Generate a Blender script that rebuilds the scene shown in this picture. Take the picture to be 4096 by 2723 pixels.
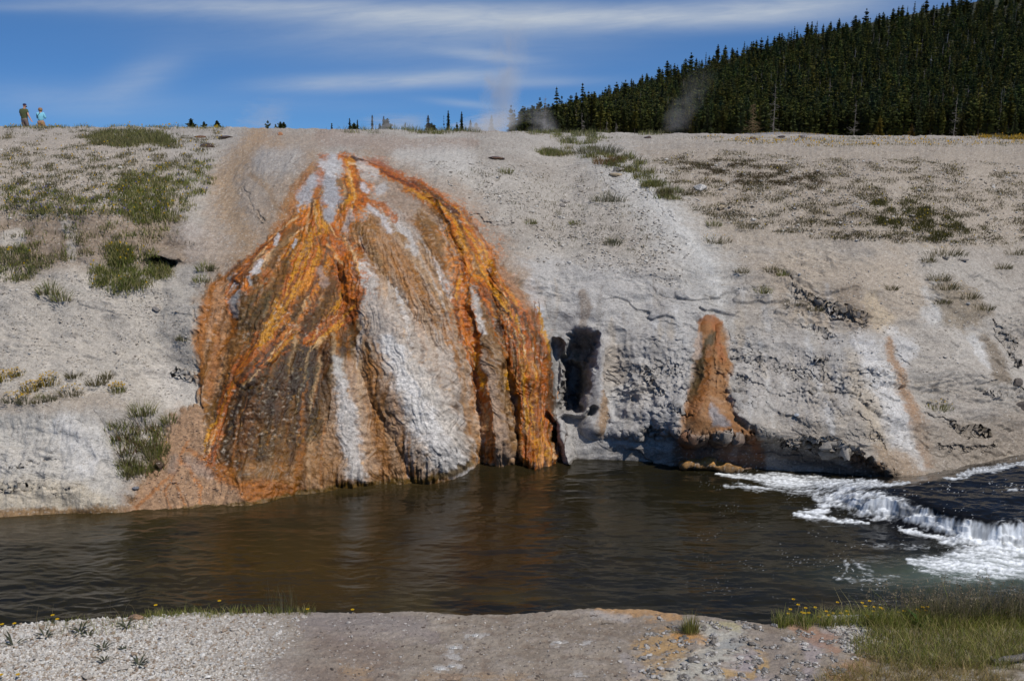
import bpy, math
import numpy as np
from mathutils import Vector

# ------------------------------------------------------------------ helpers
for o in list(bpy.data.objects):
    bpy.data.objects.remove(o)
SC = bpy.context.scene
COL = SC.collection
rng = np.random.default_rng(11)
F, CX, CY, EYE, HOR = 3800.0, 2048.0, 1361.5, 6.5, 545.0
PIT = math.atan((CY - HOR) / F)
CP, SP = math.cos(PIT), math.sin(PIT)


def phi_of(v):
    b = (CY - np.asarray(v, dtype=np.float64)) / F
    return (-SP + b * CP) / (CP + b * SP)


def at(u, v, Y):
    """world point at forward distance Y on the sight line of photo pixel (u, v)"""
    a = (np.asarray(u, dtype=np.float64) - CX) / F
    b = (CY - np.asarray(v, dtype=np.float64)) / F
    ry = CP + b * SP
    rz = -SP + b * CP
    t = Y / ry
    return a * t, Y + 0 * t, EYE + rz * t


def lin(r, g, b):
    c = np.array([r, g, b], dtype=np.float64) / 255.0
    return np.where(c <= 0.04045, c / 12.92, ((c + 0.055) / 1.055) ** 2.4)


KL = 1.12          # sunlit brightness of a white surface: look colour -> base colour


def alb(r, g, b):
    return (lin(r, g, b) / KL).astype(np.float32)


def smooth(a, b, x):
    t = np.clip((x - a) / (b - a), 0, 1)
    return t * t * (3 - 2 * t)


def _grad(ix, iy, seed):
    h = (ix.astype(np.uint32) * np.uint32(374761393) + iy.astype(np.uint32) * np.uint32(668265263) + np.uint32((seed * 2654435761) & 0xFFFFFFFF))
    h = (h ^ (h >> np.uint32(13))) * np.uint32(1274126177)
    h = h ^ (h >> np.uint32(16))
    a = (h & np.uint32(0xFFFF)).astype(np.float32) * np.float32(2 * math.pi / 65536)
    return np.cos(a), np.sin(a)


def perlin(x, y, seed=0):
    x = np.asarray(x, dtype=np.float32); y = np.asarray(y, dtype=np.float32)
    xf = np.floor(x); yf = np.floor(y)
    ix = xf.astype(np.int64); iy = yf.astype(np.int64)
    fx = x - xf; fy = y - yf
    ux = fx * fx * fx * (fx * (fx * 6 - 15) + 10); uy = fy * fy * fy * (fy * (fy * 6 - 15) + 10)
    def g(dx, dy):
        c, s = _grad(ix + dx, iy + dy, seed)
        return c * (fx - dx) + s * (fy - dy)
    n0 = g(0, 0) * (1 - ux) + g(1, 0) * ux
    n1 = g(0, 1) * (1 - ux) + g(1, 1) * ux
    return (n0 * (1 - uy) + n1 * uy) * np.float32(1.5)


def fbm(x, y, octv=4, seed=0, gain=0.5, lac=2.07):
    s = 0.0; a = 1.0; t = 0.0
    for k in range(octv):
        s = s + a * perlin(x * lac ** k + 17.3 * k, y * lac ** k - 9.1 * k, seed + 31 * k)
        t += a; a *= gain
    return s / t * 1.4


def ridged(x, y, octv=4, seed=0, gain=0.55, lac=2.1):
    s = 0.0; a = 1.0; t = 0.0
    for k in range(octv):
        n = 1 - np.abs(perlin(x * lac ** k + 5.7 * k, y * lac ** k + 3.3 * k, seed + 17 * k)) * 1.6
        s = s + a * n; t += a; a *= gain
    return s / t


def cells(x, y, seed=0):
    """distance to the nearest jittered point: round pits and nodules"""
    xf = np.floor(x); yf = np.floor(y)
    best = np.full(np.shape(x), 9.0, dtype=np.float32)
    for dx in (-1, 0, 1):
        for dy in (-1, 0, 1):
            c, s = _grad((xf + dx).astype(np.int64), (yf + dy).astype(np.int64), seed)
            px = xf + dx + 0.5 + 0.42 * c; py = yf + dy + 0.5 + 0.42 * s
            best = np.minimum(best, (x - px) ** 2 + (y - py) ** 2)
    return np.sqrt(best)


def poly_dist(u, v, pts):
    """signed distance to a closed outline, positive inside"""
    pts = np.array(pts, dtype=np.float64); n = len(pts)
    d = np.full(u.shape, 1e9); ins = np.zeros(u.shape, dtype=bool)
    for i in range(n):
        ax, ay = pts[i]; bx, by = pts[(i + 1) % n]
        ex, ey = bx - ax, by - ay
        t = np.clip(((u - ax) * ex + (v - ay) * ey) / (ex * ex + ey * ey + 1e-9), 0, 1)
        d = np.minimum(d, np.hypot(u - ax - t * ex, v - ay - t * ey))
        c = ((ay > v) != (by > v)) & (u < (bx - ax) * (v - ay) / (by - ay + 1e-12) + ax)
        ins ^= c
    return np.where(ins, d, -d)


def line_rel(u, v, pts):
    """distance to a polyline divided by its local half-width, 1 at the border (0 on the line)"""
    best = np.full(u.shape, 9.0)
    for (ax, ay, aw), (bx, by, bw) in zip(pts[:-1], pts[1:]):
        ex, ey = bx - ax, by - ay
        t = np.clip(((u - ax) * ex + (v - ay) * ey) / (ex * ex + ey * ey + 1e-9), 0, 1)
        best = np.minimum(best, np.hypot(u - ax - t * ex, v - ay - t * ey) / (aw + t * (bw - aw)))
    return best


def bbox_idx(u, v, pts, pad):
    p = np.array([q[:2] for q in pts], dtype=np.float64)
    return np.flatnonzero((u > p[:, 0].min() - pad) & (u < p[:, 0].max() + pad) & (v > p[:, 1].min() - pad) & (v < p[:, 1].max() + pad))


# ------------------------------------------------------------------ mesh building
def mesh_np(name, co, quads=None, tris=None, col=None, mat=None, parent=None, smooth_shade=True, normals=None):
    """one mesh object from numpy arrays"""
    me = bpy.data.meshes.new(name)
    nq = 0 if quads is None else len(quads); nt = 0 if tris is None else len(tris)
    me.vertices.add(len(co)); me.vertices.foreach_set('co', np.ascontiguousarray(co, dtype=np.float32).ravel())
    loops = []
    if nq: loops.append(np.asarray(quads, dtype=np.int32).ravel())
    if nt: loops.append(np.asarray(tris, dtype=np.int32).ravel())
    li = np.concatenate(loops)
    me.loops.add(len(li)); me.loops.foreach_set('vertex_index', li)
    starts = np.concatenate([np.arange(nq, dtype=np.int32) * 4, nq * 4 + np.arange(nt, dtype=np.int32) * 3])
    me.polygons.add(nq + nt); me.polygons.foreach_set('loop_start', starts)
    me.polygons.foreach_set('use_smooth', np.full(nq + nt, smooth_shade, dtype=bool))
    if col is not None:
        a = me.attributes.new('Col', 'FLOAT_COLOR', 'POINT')
        c = np.ones((len(co), 4), dtype=np.float32); c[:, :col.shape[1]] = col
        a.data.foreach_set('color', c.ravel())
    me.update(calc_edges=True)
    if normals is not None:
        me.normals_split_custom_set_from_vertices(np.ascontiguousarray(normals, dtype=np.float32))
    if mat is not None:
        me.materials.append(mat)
    ob = bpy.data.objects.new(name, me); COL.objects.link(ob)
    if parent is not None:
        ob.parent = parent
    return ob


def tag(o, label=None, cat=None, group=None, kind=None):
    if label: o['label'] = label
    if cat: o['category'] = cat
    if group: o['group'] = group
    if kind: o['kind'] = kind
    return o


def empty(name, loc=(0, 0, 0), rz=0.0):
    o = bpy.data.objects.new(name, None); COL.objects.link(o)
    o.location = loc; o.rotation_euler = (0, 0, rz); o.empty_display_size = 0.2
    return o


def dup(root, loc, rz=0.0, sc=1.0, label=None):
    r = root.copy(); COL.objects.link(r)
    r.location = loc; r.rotation_euler = (0, 0, rz); r.scale = (sc, sc, sc) if np.isscalar(sc) else sc
    if label: r['label'] = label
    for ch in root.children:
        c = ch.copy(); COL.objects.link(c); c.parent = r
        for g in ch.children:
            d = g.copy(); COL.objects.link(d); d.parent = c
    return r


def grid_quads(nr, nc):
    i = np.arange(nr - 1)[:, None] * nc + np.arange(nc - 1)[None, :]
    return np.stack([i, i + 1, i + nc + 1, i + nc], axis=-1).reshape(-1, 4)


def grid_normals(P):
    du = np.gradient(P, axis=1); dv = np.gradient(P, axis=0)
    n = np.cross(du, dv); n /= np.linalg.norm(n, axis=-1, keepdims=True) + 1e-9
    return n


# ------------------------------------------------------------------ node helpers
def new_mat(name):
    m = bpy.data.materials.new(name); m.use_nodes = True
    nt = m.node_tree
    b = nt.nodes['Principled BSDF']
    return m, nt, b, nt.nodes['Material Output']


def nd(nt, typ, **kw):
    n = nt.nodes.new(typ)
    for k, v in kw.items():
        if k.startswith('i_'):
            n.inputs[int(k[2:]) if k[2:].isdigit() else k[2:].replace('_', ' ')].default_value = v
        else:
            setattr(n, k, v)
    return n


def math_node(nt, op, a, b=None, clamp=False):
    n = nt.nodes.new('ShaderNodeMath'); n.operation = op; n.use_clamp = clamp
    for i, x in enumerate((a, b)):
        if x is None: continue
        if hasattr(x, 'is_output'): nt.links.new(x, n.inputs[i])
        else: n.inputs[i].default_value = x
    return n.outputs[0]


def noise(nt, vec, scale, detail=4, rough=0.55, dist=0.0):
    n = nt.nodes.new('ShaderNodeTexNoise')
    n.inputs['Scale'].default_value = scale; n.inputs['Detail'].default_value = detail
    n.inputs['Roughness'].default_value = rough; n.inputs['Distortion'].default_value = dist
    nt.links.new(vec, n.inputs['Vector'])
    return n.outputs['Fac']


def ramp(nt, fac, lo, hi, vlo=0.0, vhi=1.0):
    n = nt.nodes.new('ShaderNodeMapRange'); n.clamp = True
    n.inputs['From Min'].default_value = lo; n.inputs['From Max'].default_value = hi
    n.inputs['To Min'].default_value = vlo; n.inputs['To Max'].default_value = vhi
    nt.links.new(fac, n.inputs['Value'])
    return n.outputs['Result']


def mul_col(nt, col, fac):
    n = nt.nodes.new('ShaderNodeVectorMath'); n.operation = 'SCALE'
    nt.links.new(col, n.inputs[0]); nt.links.new(fac, n.inputs['Scale'])
    return n.outputs[0]


def bump(nt, height, dist, strength=1.0, normal=None):
    n = nt.nodes.new('ShaderNodeBump'); n.inputs['Distance'].default_value = dist; n.inputs['Strength'].default_value = strength
    nt.links.new(height, n.inputs['Height'])
    if normal is not None: nt.links.new(normal, n.inputs['Normal'])
    return n.outputs['Normal']


def ground_mat(name, scale=1.0, bumpd=0.012, speck=0.35):
    """painted mineral colours (attribute Col, alpha = wetness) with grain, specks, grit bump and wet gloss"""
    m, nt, b, out = new_mat(name)
    at_ = nd(nt, 'ShaderNodeAttribute', attribute_name='Col')
    tc = nd(nt, 'ShaderNodeTexCoord')
    o = tc.outputs['Object']
    n1 = noise(nt, o, 9 * scale, 6, 0.65)
    n2 = noise(nt, o, 45 * scale, 4, 0.6)
    n3 = noise(nt, o, 110 * scale, 2, 0.5)
    f = math_node(nt, 'ADD', ramp(nt, n1, 0.3, 0.7, 0.80, 1.20), ramp(nt, n2, 0.3, 0.7, -0.6 * speck, 0.6 * speck))
    n4 = noise(nt, o, 21 * scale, 5, 0.7, 0.8)
    f = math_node(nt, 'MULTIPLY', f, math_node(nt, 'MULTIPLY', ramp(nt, n4, 0.34, 0.44, 0.74, 1.0), ramp(nt, n4, 0.58, 0.72, 1.0, 1.16)))
    f = math_node(nt, 'ADD', f, ramp(nt, n3, 0.25, 0.75, -0.4 * speck, 0.4 * speck))
    nt.links.new(mul_col(nt, at_.outputs['Color'], f), b.inputs['Base Color'])
    wet = at_.outputs['Alpha']
    r = math_node(nt, 'ADD', math_node(nt, 'MULTIPLY', wet, -0.8), ramp(nt, n2, 0.3, 0.7, 0.86, 0.98))
    nt.links.new(r, b.inputs['Roughness'])
    b.inputs['Specular IOR Level'].default_value = 0.45
    nb = bump(nt, n1, bumpd * 1.8, 0.8)
    nb = bump(nt, n4, bumpd * 1.0, 0.8, nb)
    nb = bump(nt, n2, bumpd, 0.9, nb)
    nb = bump(nt, n3, bumpd * 0.5, 0.9, nb)
    nt.links.new(nb, b.inputs['Normal'])
    return m


def leaf_mat(name, transl=0.3, rough=0.7, var=0.25, vscale=3.0, each=0.0):
    m, nt, b, out = new_mat(name)
    at_ = nd(nt, 'ShaderNodeAttribute', attribute_name='Col')
    tc = nd(nt, 'ShaderNodeTexCoord')
    n1 = noise(nt, tc.outputs['Object'], vscale, 3, 0.6)
    c = mul_col(nt, at_.outputs['Color'], ramp(nt, n1, 0.3, 0.7, 1 - var, 1 + var))
    if each:                                   # every plant its own shade of green
        oi = nd(nt, 'ShaderNodeObjectInfo'); c = mul_col(nt, c, ramp(nt, oi.outputs['Random'], 0, 1, 1 - each, 1 + each))
    nt.links.new(c, b.inputs['Base Color']); b.inputs['Roughness'].default_value = rough
    b.inputs['Specular IOR Level'].default_value = 0.25
    tr = nd(nt, 'ShaderNodeBsdfTranslucent'); nt.links.new(c, tr.inputs['Color'])
    mx = nd(nt, 'ShaderNodeMixShader'); mx.inputs[0].default_value = transl
    nt.links.new(b.outputs[0], mx.inputs[1]); nt.links.new(tr.outputs[0], mx.inputs[2])
    nt.links.new(mx.outputs[0], out.inputs['Surface'])
    return m


def plain_mat(name, rgb, rough=0.8, var=0.2, scale=20.0, bumpd=0.0, spec=0.3):
    m, nt, b, out = new_mat(name)
    tc = nd(nt, 'ShaderNodeTexCoord')
    n1 = noise(nt, tc.outputs['Object'], scale, 5, 0.6)
    c = nd(nt, 'ShaderNodeRGB'); c.outputs[0].default_value = (*[float(x) for x in rgb], 1)
    nt.links.new(mul_col(nt, c.outputs[0], ramp(nt, n1, 0.3, 0.7, 1 - var, 1 + var)), b.inputs['Base Color'])
    b.inputs['Roughness'].default_value = rough; b.inputs['Specular IOR Level'].default_value = spec
    if bumpd:
        nt.links.new(bump(nt, n1, bumpd), b.inputs['Normal'])
    return m
# ------------------------------------------------------------------ the far bank
SHORE = np.array([(-600, 2075), (0, 2061), (250, 2058), (503, 2049), (781, 2023), (1007, 2011), (1215, 1962), (1424, 1931), (1632, 1919), (1788, 1893),
                  (1875, 1842), (1945, 1829), (2222, 1840), (2292, 1837), (2483, 1844), (2709, 1861), (2952, 1875), (3212, 1889),
                  (3403, 1906), (3594, 1924), (3699, 1920), (3820, 1900), (3994, 1862), (4096, 1838), (4700, 1770)], dtype=float)
CREST = np.array([(-600, 503), (0, 505), (312, 507), (868, 509), (1215, 514), (1320, 516), (1910, 524), (2257, 530), (2778, 535), (3472, 542), (4096, 545), (4700, 547)], dtype=float)
DU, NROW, NSUB = 3.0, 560, 16
U1 = np.arange(-420, 4540, DU); NC = len(U1)
vs = np.interp(U1, SHORE[:, 0], SHORE[:, 1]); vc = np.interp(U1, CREST[:, 0], CREST[:, 1])
ker = np.hanning(61); ker /= ker.sum(); vs = np.convolve(np.pad(vs, 30, mode='edge'), ker, 'valid')
vc = vc + 2.5 * fbm(U1 / 90, U1 * 0, 3, 6) + 1.2 * fbm(U1 / 15, U1 * 0 + 3, 2, 9)
# rows: below the water line, up to the crest
W = np.concatenate([np.linspace(-0.055, 0, NSUB, endpoint=False), np.linspace(0, 1, NROW)])
V = vs[None, :] + W[:, None] * (vc - vs)[None, :]
U = np.broadcast_to(U1[None, :], V.shape).copy()
NR = len(W)

# slope (rise over run) down each control column, listed from the shore up: (photo row, slope)
SL = {
    -500: [(2075, 1.6), (1650, 1.5), (1600, .7), (1480, .85), (1100, 1.0), (820, .85), (760, .35), (680, .14), (600, .08), (505, .035)],
    0: [(2061, 1.6), (1650, 1.5), (1600, .7), (1480, .85), (1100, 1.0), (820, .85), (760, .35), (680, .14), (600, .08), (505, .035)],
    450: [(2049, 1.3), (1680, 1.3), (1620, .8), (1450, .95), (1150, 1.1), (1040, 1.3), (850, .9), (760, .35), (650, .14), (580, .07), (509, .035)],
    640: [(2040, .85), (1850, .95), (1620, 1.0), (1450, 1.2), (1150, 1.1), (1040, 1.1), (850, .7), (700, .3), (620, .12), (509, .04)],
    860: [(2020, .7), (1860, .9), (1800, 1.5), (1200, 1.5), (1080, .7), (850, .45), (700, .28), (600, .1), (509, .04)],
    1300: [(1950, 2.6), (1860, 1.7), (1150, 1.35), (850, 1.0), (720, .7), (640, .4), (600, .1), (516, .05)],
    1650: [(1915, 2.6), (1800, 2.0), (1150, 1.2), (850, .75), (720, .4), (640, .2), (600, .09), (520, .05)],
    1950: [(1830, 3.0), (1300, 2.0), (1000, 1.2), (850, .6), (720, .35), (620, .12), (524, .05)],
    2250: [(1840, 1.2), (1700, 1.4), (1600, 2.2), (1280, 2.0), (1150, 1.0), (950, .5), (750, .3), (620, .12), (530, .05)],
    2600: [(1855, 5.0), (1720, 2.2), (1600, 1.5), (1250, 1.2), (1000, .7), (800, .4), (650, .16), (580, .07), (534, .04)],
    2950: [(1875, 6.0), (1760, 2.5), (1650, 1.3), (1300, 1.0), (1000, .65), (800, .38), (650, .16), (580, .07), (537, .04)],
    3400: [(1906, 5.0), (1790, 2.0), (1700, 1.1), (1300, .95), (1000, .65), (800, .38), (650, .15), (590, .06), (541, .035)],
    3700: [(1920, 1.2), (1600, .9), (1300, .85), (1000, .6), (800, .36), (650, .15), (590, .06), (543, .035)],
    4096: [(1820, .9), (1600, .8), (1300, .8), (1000, .55), (800, .36), (650, .15), (590, .06), (545, .035)],
    4600: [(1770, .9), (1600, .8), (1300, .8), (1000, .55), (800, .36), (650, .15), (590, .06), (547, .035)],
}
uk = np.array(sorted(SL)); tab = []
for k in uk:
    p = np.array(SL[k], dtype=float)[::-1]
    v_here = np.interp(k, U1, vs) + W * (np.interp(k, U1, vc) - np.interp(k, U1, vs))
    m = np.interp(v_here, p[:, 0], p[:, 1])
    ker = np.hanning(17); ker /= ker.sum()
    tab.append(np.convolve(np.pad(m, 8, mode='edge'), ker, 'valid'))
tab = np.array(tab)
Mfield = np.empty(V.shape)
t_ = np.searchsorted(uk, U1) - 1; t_ = np.clip(t_, 0, len(uk) - 2)
fr = (U1 - uk[t_]) / (uk[t_ + 1] - uk[t_]); fr = np.clip(fr, 0, 1); fr = fr * fr * (3 - 2 * fr)
Mfield = (tab[t_] * (1 - fr[:, None]) + tab[t_ + 1] * fr[:, None]).T
PH = phi_of(V)
G = 1.0 / np.maximum(Mfield - PH, 0.012)
dph = np.diff(PH, axis=0)
inc = 0.5 * (G[1:] + G[:-1]) * dph
lnY = np.zeros_like(V); lnY[1:] = np.cumsum(inc, axis=0)
lnY -= lnY[NSUB:NSUB + 1]
Ys = EYE / -phi_of(vs)
ker = np.hanning(41); ker /= ker.sum()
Y = Ys[None, :] * np.exp(lnY)

# ---- relief along the sight line (metres, minus = towards the river)
MOUND = [(1293, 642), (1198, 764), (1146, 868), (1024, 1007), (903, 1094), (835, 1125), (812, 1200), (790, 1354), (778, 1493), (790, 1580), (795, 1615),
         (729, 1632), (660, 1754), (608, 1858), (521, 1997), (495, 2120), (900, 2120), (1400, 2060), (1700, 2020), (1900, 1960), (2226, 1960), (2226, 1830), (2222, 1771), (2197, 1650), (2191, 1476),
         (2170, 1337), (2101, 1181), (2031, 1077), (1927, 972), (1840, 833), (1667, 747), (1560, 680), (1493, 635), (1400, 615)]
wu = 16 * fbm(U / 70, V / 70, 3, 21); wv = 16 * fbm(U / 70, V / 70, 3, 22)
su = 5 * fbm(U / 16, V / 16, 2, 23); sv = 5 * fbm(U / 16, V / 16, 2, 24)
Ua, Va = U + wu + su, V + wv + sv               # ragged coordinates for outlines
dM = poly_dist(U + 0.5 * wu, V + 0.5 * wv, MOUND)
R = np.zeros_like(V)
lowr = smooth(700, 1250, V)
R += -(0.20 + 0.40 * smooth(1500, 2000, U)) * smooth(-10, 230, dM) * lowr * (1 - 0.8 * smooth(1650, 1900, V) * (1 - smooth(800, 1000, U)))


def ridge(pts, amp, power=1.0, uu=None, vv=None):
    """bulge (amp < 0) or groove (amp > 0) along a line of (u, v, half-width)"""
    uu = U + 0.6 * wu if uu is None else uu; vv = V + 0.6 * wv if vv is None else vv
    pad = 1.3 * max(p[2] for p in pts)
    ix = bbox_idx(uu.ravel(), vv.ravel(), pts, pad)
    d = line_rel(uu.ravel()[ix], vv.ravel()[ix], pts)
    R.ravel()[ix] += amp * np.clip(1 - d * d, 0, 1) ** power


ridge([(1420, 1070, 70), (1500, 1250, 120), (1620, 1500, 170), (1740, 1700, 170), (1800, 1860, 160)], -0.34)
ridge([(1340, 1400, 60), (1390, 1600, 90), (1420, 1880, 90)], -0.13)
ridge([(1290, 860, 60), (1270, 1000, 110), (1190, 1180, 110), (1080, 1350, 90), (1000, 1500, 60)], -0.10)
ridge([(1400, 820, 50), (1440, 900, 80), (1560, 1000, 90), (1700, 1200, 90)], -0.13)
ridge([(2010, 1080, 60), (2080, 1250, 100), (2130, 1450, 100), (2150, 1700, 90), (2160, 1850, 80)], -0.3)
ridge([(1960, 1350, 50), (1985, 1500, 65), (1990, 1700, 70), (1995, 1860, 70)], -0.2)
ridge([(1720, 830, 40), (1810, 1020, 50), (1840, 1250, 55), (1880, 1500, 60), (1915, 1820, 70)], 0.24)
ridge([(930, 1150, 35), (890, 1350, 45), (850, 1600, 45)], 0.10)
ridge([(2020, 1450, 18), (2050, 1600, 22), (2065, 1830, 24)], 0.18)
# cave beside the mound, its lip and pedestal
CAVE = [(2350, 1288), (2388, 1340), (2386, 1400), (2368, 1480), (2345, 1560), (2325, 1640), (2262, 1650), (2240, 1610), (2252, 1500), (2244, 1440), (2268, 1380), (2300, 1310)]
dC = poly_dist(U + 1.7 * wu + .5 * su, V + 1.3 * wv + .5 * sv, CAVE)
cave_in = smooth(-8, 30, dC)
R += 0.95 * cave_in * smooth(1270, 1420, V)
HOLE2 = [(2266, 1450), (2290, 1436), (2326, 1452), (2338, 1500), (2318, 1560), (2310, 1628), (2286, 1640), (2282, 1570), (2262, 1500)]
R += 0.55 * smooth(-4, 20, poly_dist(Ua, Va, HOLE2))
ridge([(2225, 1380, 36), (2225, 1500, 40), (2235, 1620, 34)], 0.45)
ridge([(2196, 1640, 14), (2222, 1672, 16), (2262, 1652, 16), (2330, 1662, 16), (2350, 1640, 14)], -0.22)
ridge([(2240, 1690, 18), (2255, 1760, 26), (2275, 1850, 34)], -0.4)
ridge([(2214, 1730, 10), (2216, 1760, 12)], 0.5)
ridge([(2360, 1660, 20), (2376, 1640, 20)], 0.3)
ridge([(2420, 1400, 50), (2390, 1540, 50), (2370, 1700, 50)], -0.2)
ridge([(2460, 1350, 50), (2480, 1500, 40), (2470, 1640, 40)], 0.1)
# brows over the dark undercut at the water
bu_ = [2360, 2480, 2600, 2720, 2880, 3040, 3120, 3250, 3350, 3450, 3540, 3610]
vb = np.interp(U + wu, bu_, [1745, 1742, 1730, 1738, 1752, 1732, 1768, 1788, 1800, 1832, 1872, 1915]) + 1.6 * wv + 3 * sv
ab = np.interp(U, bu_, [0, .22, .32, .55, .6, .55, .45, .55, .5, .45, .3, 0])
R += -ab * smooth(vb + 14, vb - 16, V) * smooth(vb - 400, vb - 60, V)
# shelf of sinter at the water line under the brow
ridge([(2740, 1862, 14), (2850, 1866, 18), (2960, 1878, 14)], -0.25, 0.7)
# little orange cone
CONE = [(2798, 1288), (2835, 1274), (2880, 1282), (2905, 1350), (2930, 1440), (2935, 1475), (2912, 1500), (2915, 1580), (2950, 1680), (3030, 1735), (2980, 1745), (2900, 1720), (2830, 1740), (2720, 1735), (2735, 1640), (2770, 1520), (2785, 1400)]
dN = poly_dist(U + 0.3 * wu + .6 * su, V + 0.3 * wv + .6 * sv, CONE)
R += -0.08 * smooth(-6, 80, dN) * smooth(1270, 1340, V)
ridge([(2885, 1320, 26), (2895, 1420, 40), (2890, 1462, 34)], -0.12, 0.7)
ridge([(2830, 1300, 30), (2840, 1400, 40), (2815, 1550, 45), (2790, 1700, 50)], -0.06)
# hole in the left slope
ridge([(625, 1040, 15), (655, 1050, 20), (692, 1052, 13)], 0.8, 0.6, U + .3 * wu, V + .3 * wv)
ridge([(600, 1008, 30), (650, 1018, 28), (705, 1030, 26)], -0.25)
# steep low cliff at the left, upper lip
ridge([(-200, 1650, 60), (150, 1660, 60), (330, 1690, 60), (420, 1800, 60)], -0.07)
ridge([(290, 1740, 60), (330, 1850, 90), (330, 1980, 90)], -0.06)
# ledges and cracks
CRACKS = [[(3130, 1070), (3170, 1122), (3211, 1163), (3234, 1197), (3268, 1215), (3384, 1244), (3442, 1273), (3452, 1300)], [(3193, 1308), (3251, 1325), (3338, 1325)],
          [(3240, 1417), (3263, 1432), (3309, 1426)], [(3234, 1545), (3240, 1574), (3286, 1603), (3338, 1620), (3384, 1661)], [(3668, 1478), (3714, 1487), (3749, 1478)],
          [(3581, 1400), (3622, 1447), (3656, 1464)], [(3963, 1284), (4020, 1330), (4056, 1371), (4050, 1429), (4085, 1458)], [(3425, 643), (3512, 645), (3598, 637)],
          [(3210, 689), (3251, 692), (3309, 698)], [(976, 730), (978, 770), (1013, 822), (1048, 880)], [(689, 1487), (764, 1493)], [(605, 1170), (600, 1220), (620, 1250), (650, 1245)],
          [(2190, 812), (2240, 816)], [(2200, 950), (2260, 958), (2310, 962)], [(2400, 690), (2440, 740), (2500, 790)], [(2490, 640), (2560, 730), (2620, 800), (2690, 880)],
          [(3060, 1150), (2990, 1165)], [(2640, 1620), (2700, 1640), (2760, 1665)], [(2560, 1480), (2600, 1500), (2640, 1560), (2680, 1600)], [(3090, 1560), (3140, 1580), (3190, 1570)],
          [(2950, 1495), (3010, 1520), (3060, 1560)], [(3420, 1640), (3480, 1700), (3540, 1790), (3580, 1870)], [(3700, 1650), (3780, 1680), (3860, 1720), (3960, 1730)],
          [(3760, 1780), (3850, 1790), (3990, 1770)], [(3900, 1560), (4000, 1590), (4096, 1560)], [(60, 1870), (130, 1855), (220, 1830)], [(20, 1960), (120, 1945), (260, 1965), (330, 1950)],
          [(1880, 850), (1960, 900), (2040, 905)], [(1780, 700), (1900, 712), (1980, 700)], [(3640, 880), (3740, 905), (3860, 900)], [(3340, 760), (3450, 790), (3560, 780)], [(2960, 620), (3080, 640), (3180, 632)]]
for c in CRACKS:
    pts = [(x, y, 5 if 0 < i < len(c) - 1 else 2.5) for i, (x, y) in enumerate(c)]
    k_ = np.random.default_rng(int(c[0][0])).uniform(.25, .6)
    ridge(pts, 0.10 * k_, 1.0, U + 1.2 * wu + 1.5 * su, V + 1.2 * wv + 1.5 * sv)
    ridge([(x, y - 16, 24) for x, y, _ in pts], -0.05 * k_, 1.0, U + 1.2 * wu + 2 * su, V + 1.2 * wv + 2 * sv)
R *= np.clip(smooth(505, 640, V), 0, 1)
Y = Y + R
X, _, Z = at(U, V, Y)
P3 = np.stack([X, Y, Z], axis=-1)
N3 = grid_normals(P3)

# ---- masks
edgeN = 26 * fbm(U / 24, V / 40, 4, 29)
inM = smooth(-24, 26, dM + 1.3 * edgeN); inN = smooth(-14, 14, dN + .5 * edgeN)
steep = smooth(0.35, 1.0, Mfield)                # rock faces against the gentle upper slope
# flow coordinates on the mound: angle round its top and distance from it
ang = np.arctan2(U - 1400 + 0.5 * wu, np.maximum(V - 330, 20)); rad = np.hypot(U - 1400, V - 330)
ang = ang + 0.03 * fbm(U / 130, V / 130, 2, 57)
strk = fbm(ang * 60, rad / 220, 4, 31)            # broad streaks down the mound
strf = fbm(ang * 190, rad / 120, 3, 32)           # fine streaks
sx, sy, sz = X, Y, Z
ft = np.hypot(Y, Z - EYE)
up = lnY * 14 + R * 0.3                            # running coordinate up the slope
upm = Z * 1.05 + Y * 0.75
# ---- small relief along the normal
d = 0.10 * fbm(X / 1.6, upm / 1.6, 4, 41) * (0.35 + 0.65 * steep)
rockm = steep * (1 - inM) * (1 - inN) * (0.30 + 1.0 * smooth(0.05, .55, fbm(X / 2.6, upm / 1.5, 3, 39)))
d += rockm * (0.075 * (ridged(X / 0.9 + 0.6 * fbm(X / 2, upm / 2, 2, 3), upm / 0.55, 4, 43) - 0.62) + 0.04 * fbm(X / 0.40, upm / 0.17, 5, 44))
fold = ridged(X / 0.8 - upm * 0.35 + 0.4 * fbm(X, upm, 2, 14), upm / 0.4 + 0.3 * X, 3, 45)
rightm = rockm * smooth(2300, 2600, U)
d += rightm * 0.08 * (np.clip(fold, 0.45, 0.95) - 0.7) * 2.2
# stepped ledges on the right: thin plates facing down
led = upm / 0.22 + 1.6 * fbm(X / 1.4, upm / 1.4, 3, 46)
saw = led - np.floor(led)
lmask = smooth(0.0, 0.5, fbm(X / 1.2, upm / 0.8, 3, 47)) * (rightm * 0.9 + 0.25 * rockm)
d += lmask * 0.05 * saw ** 1.5
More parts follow.
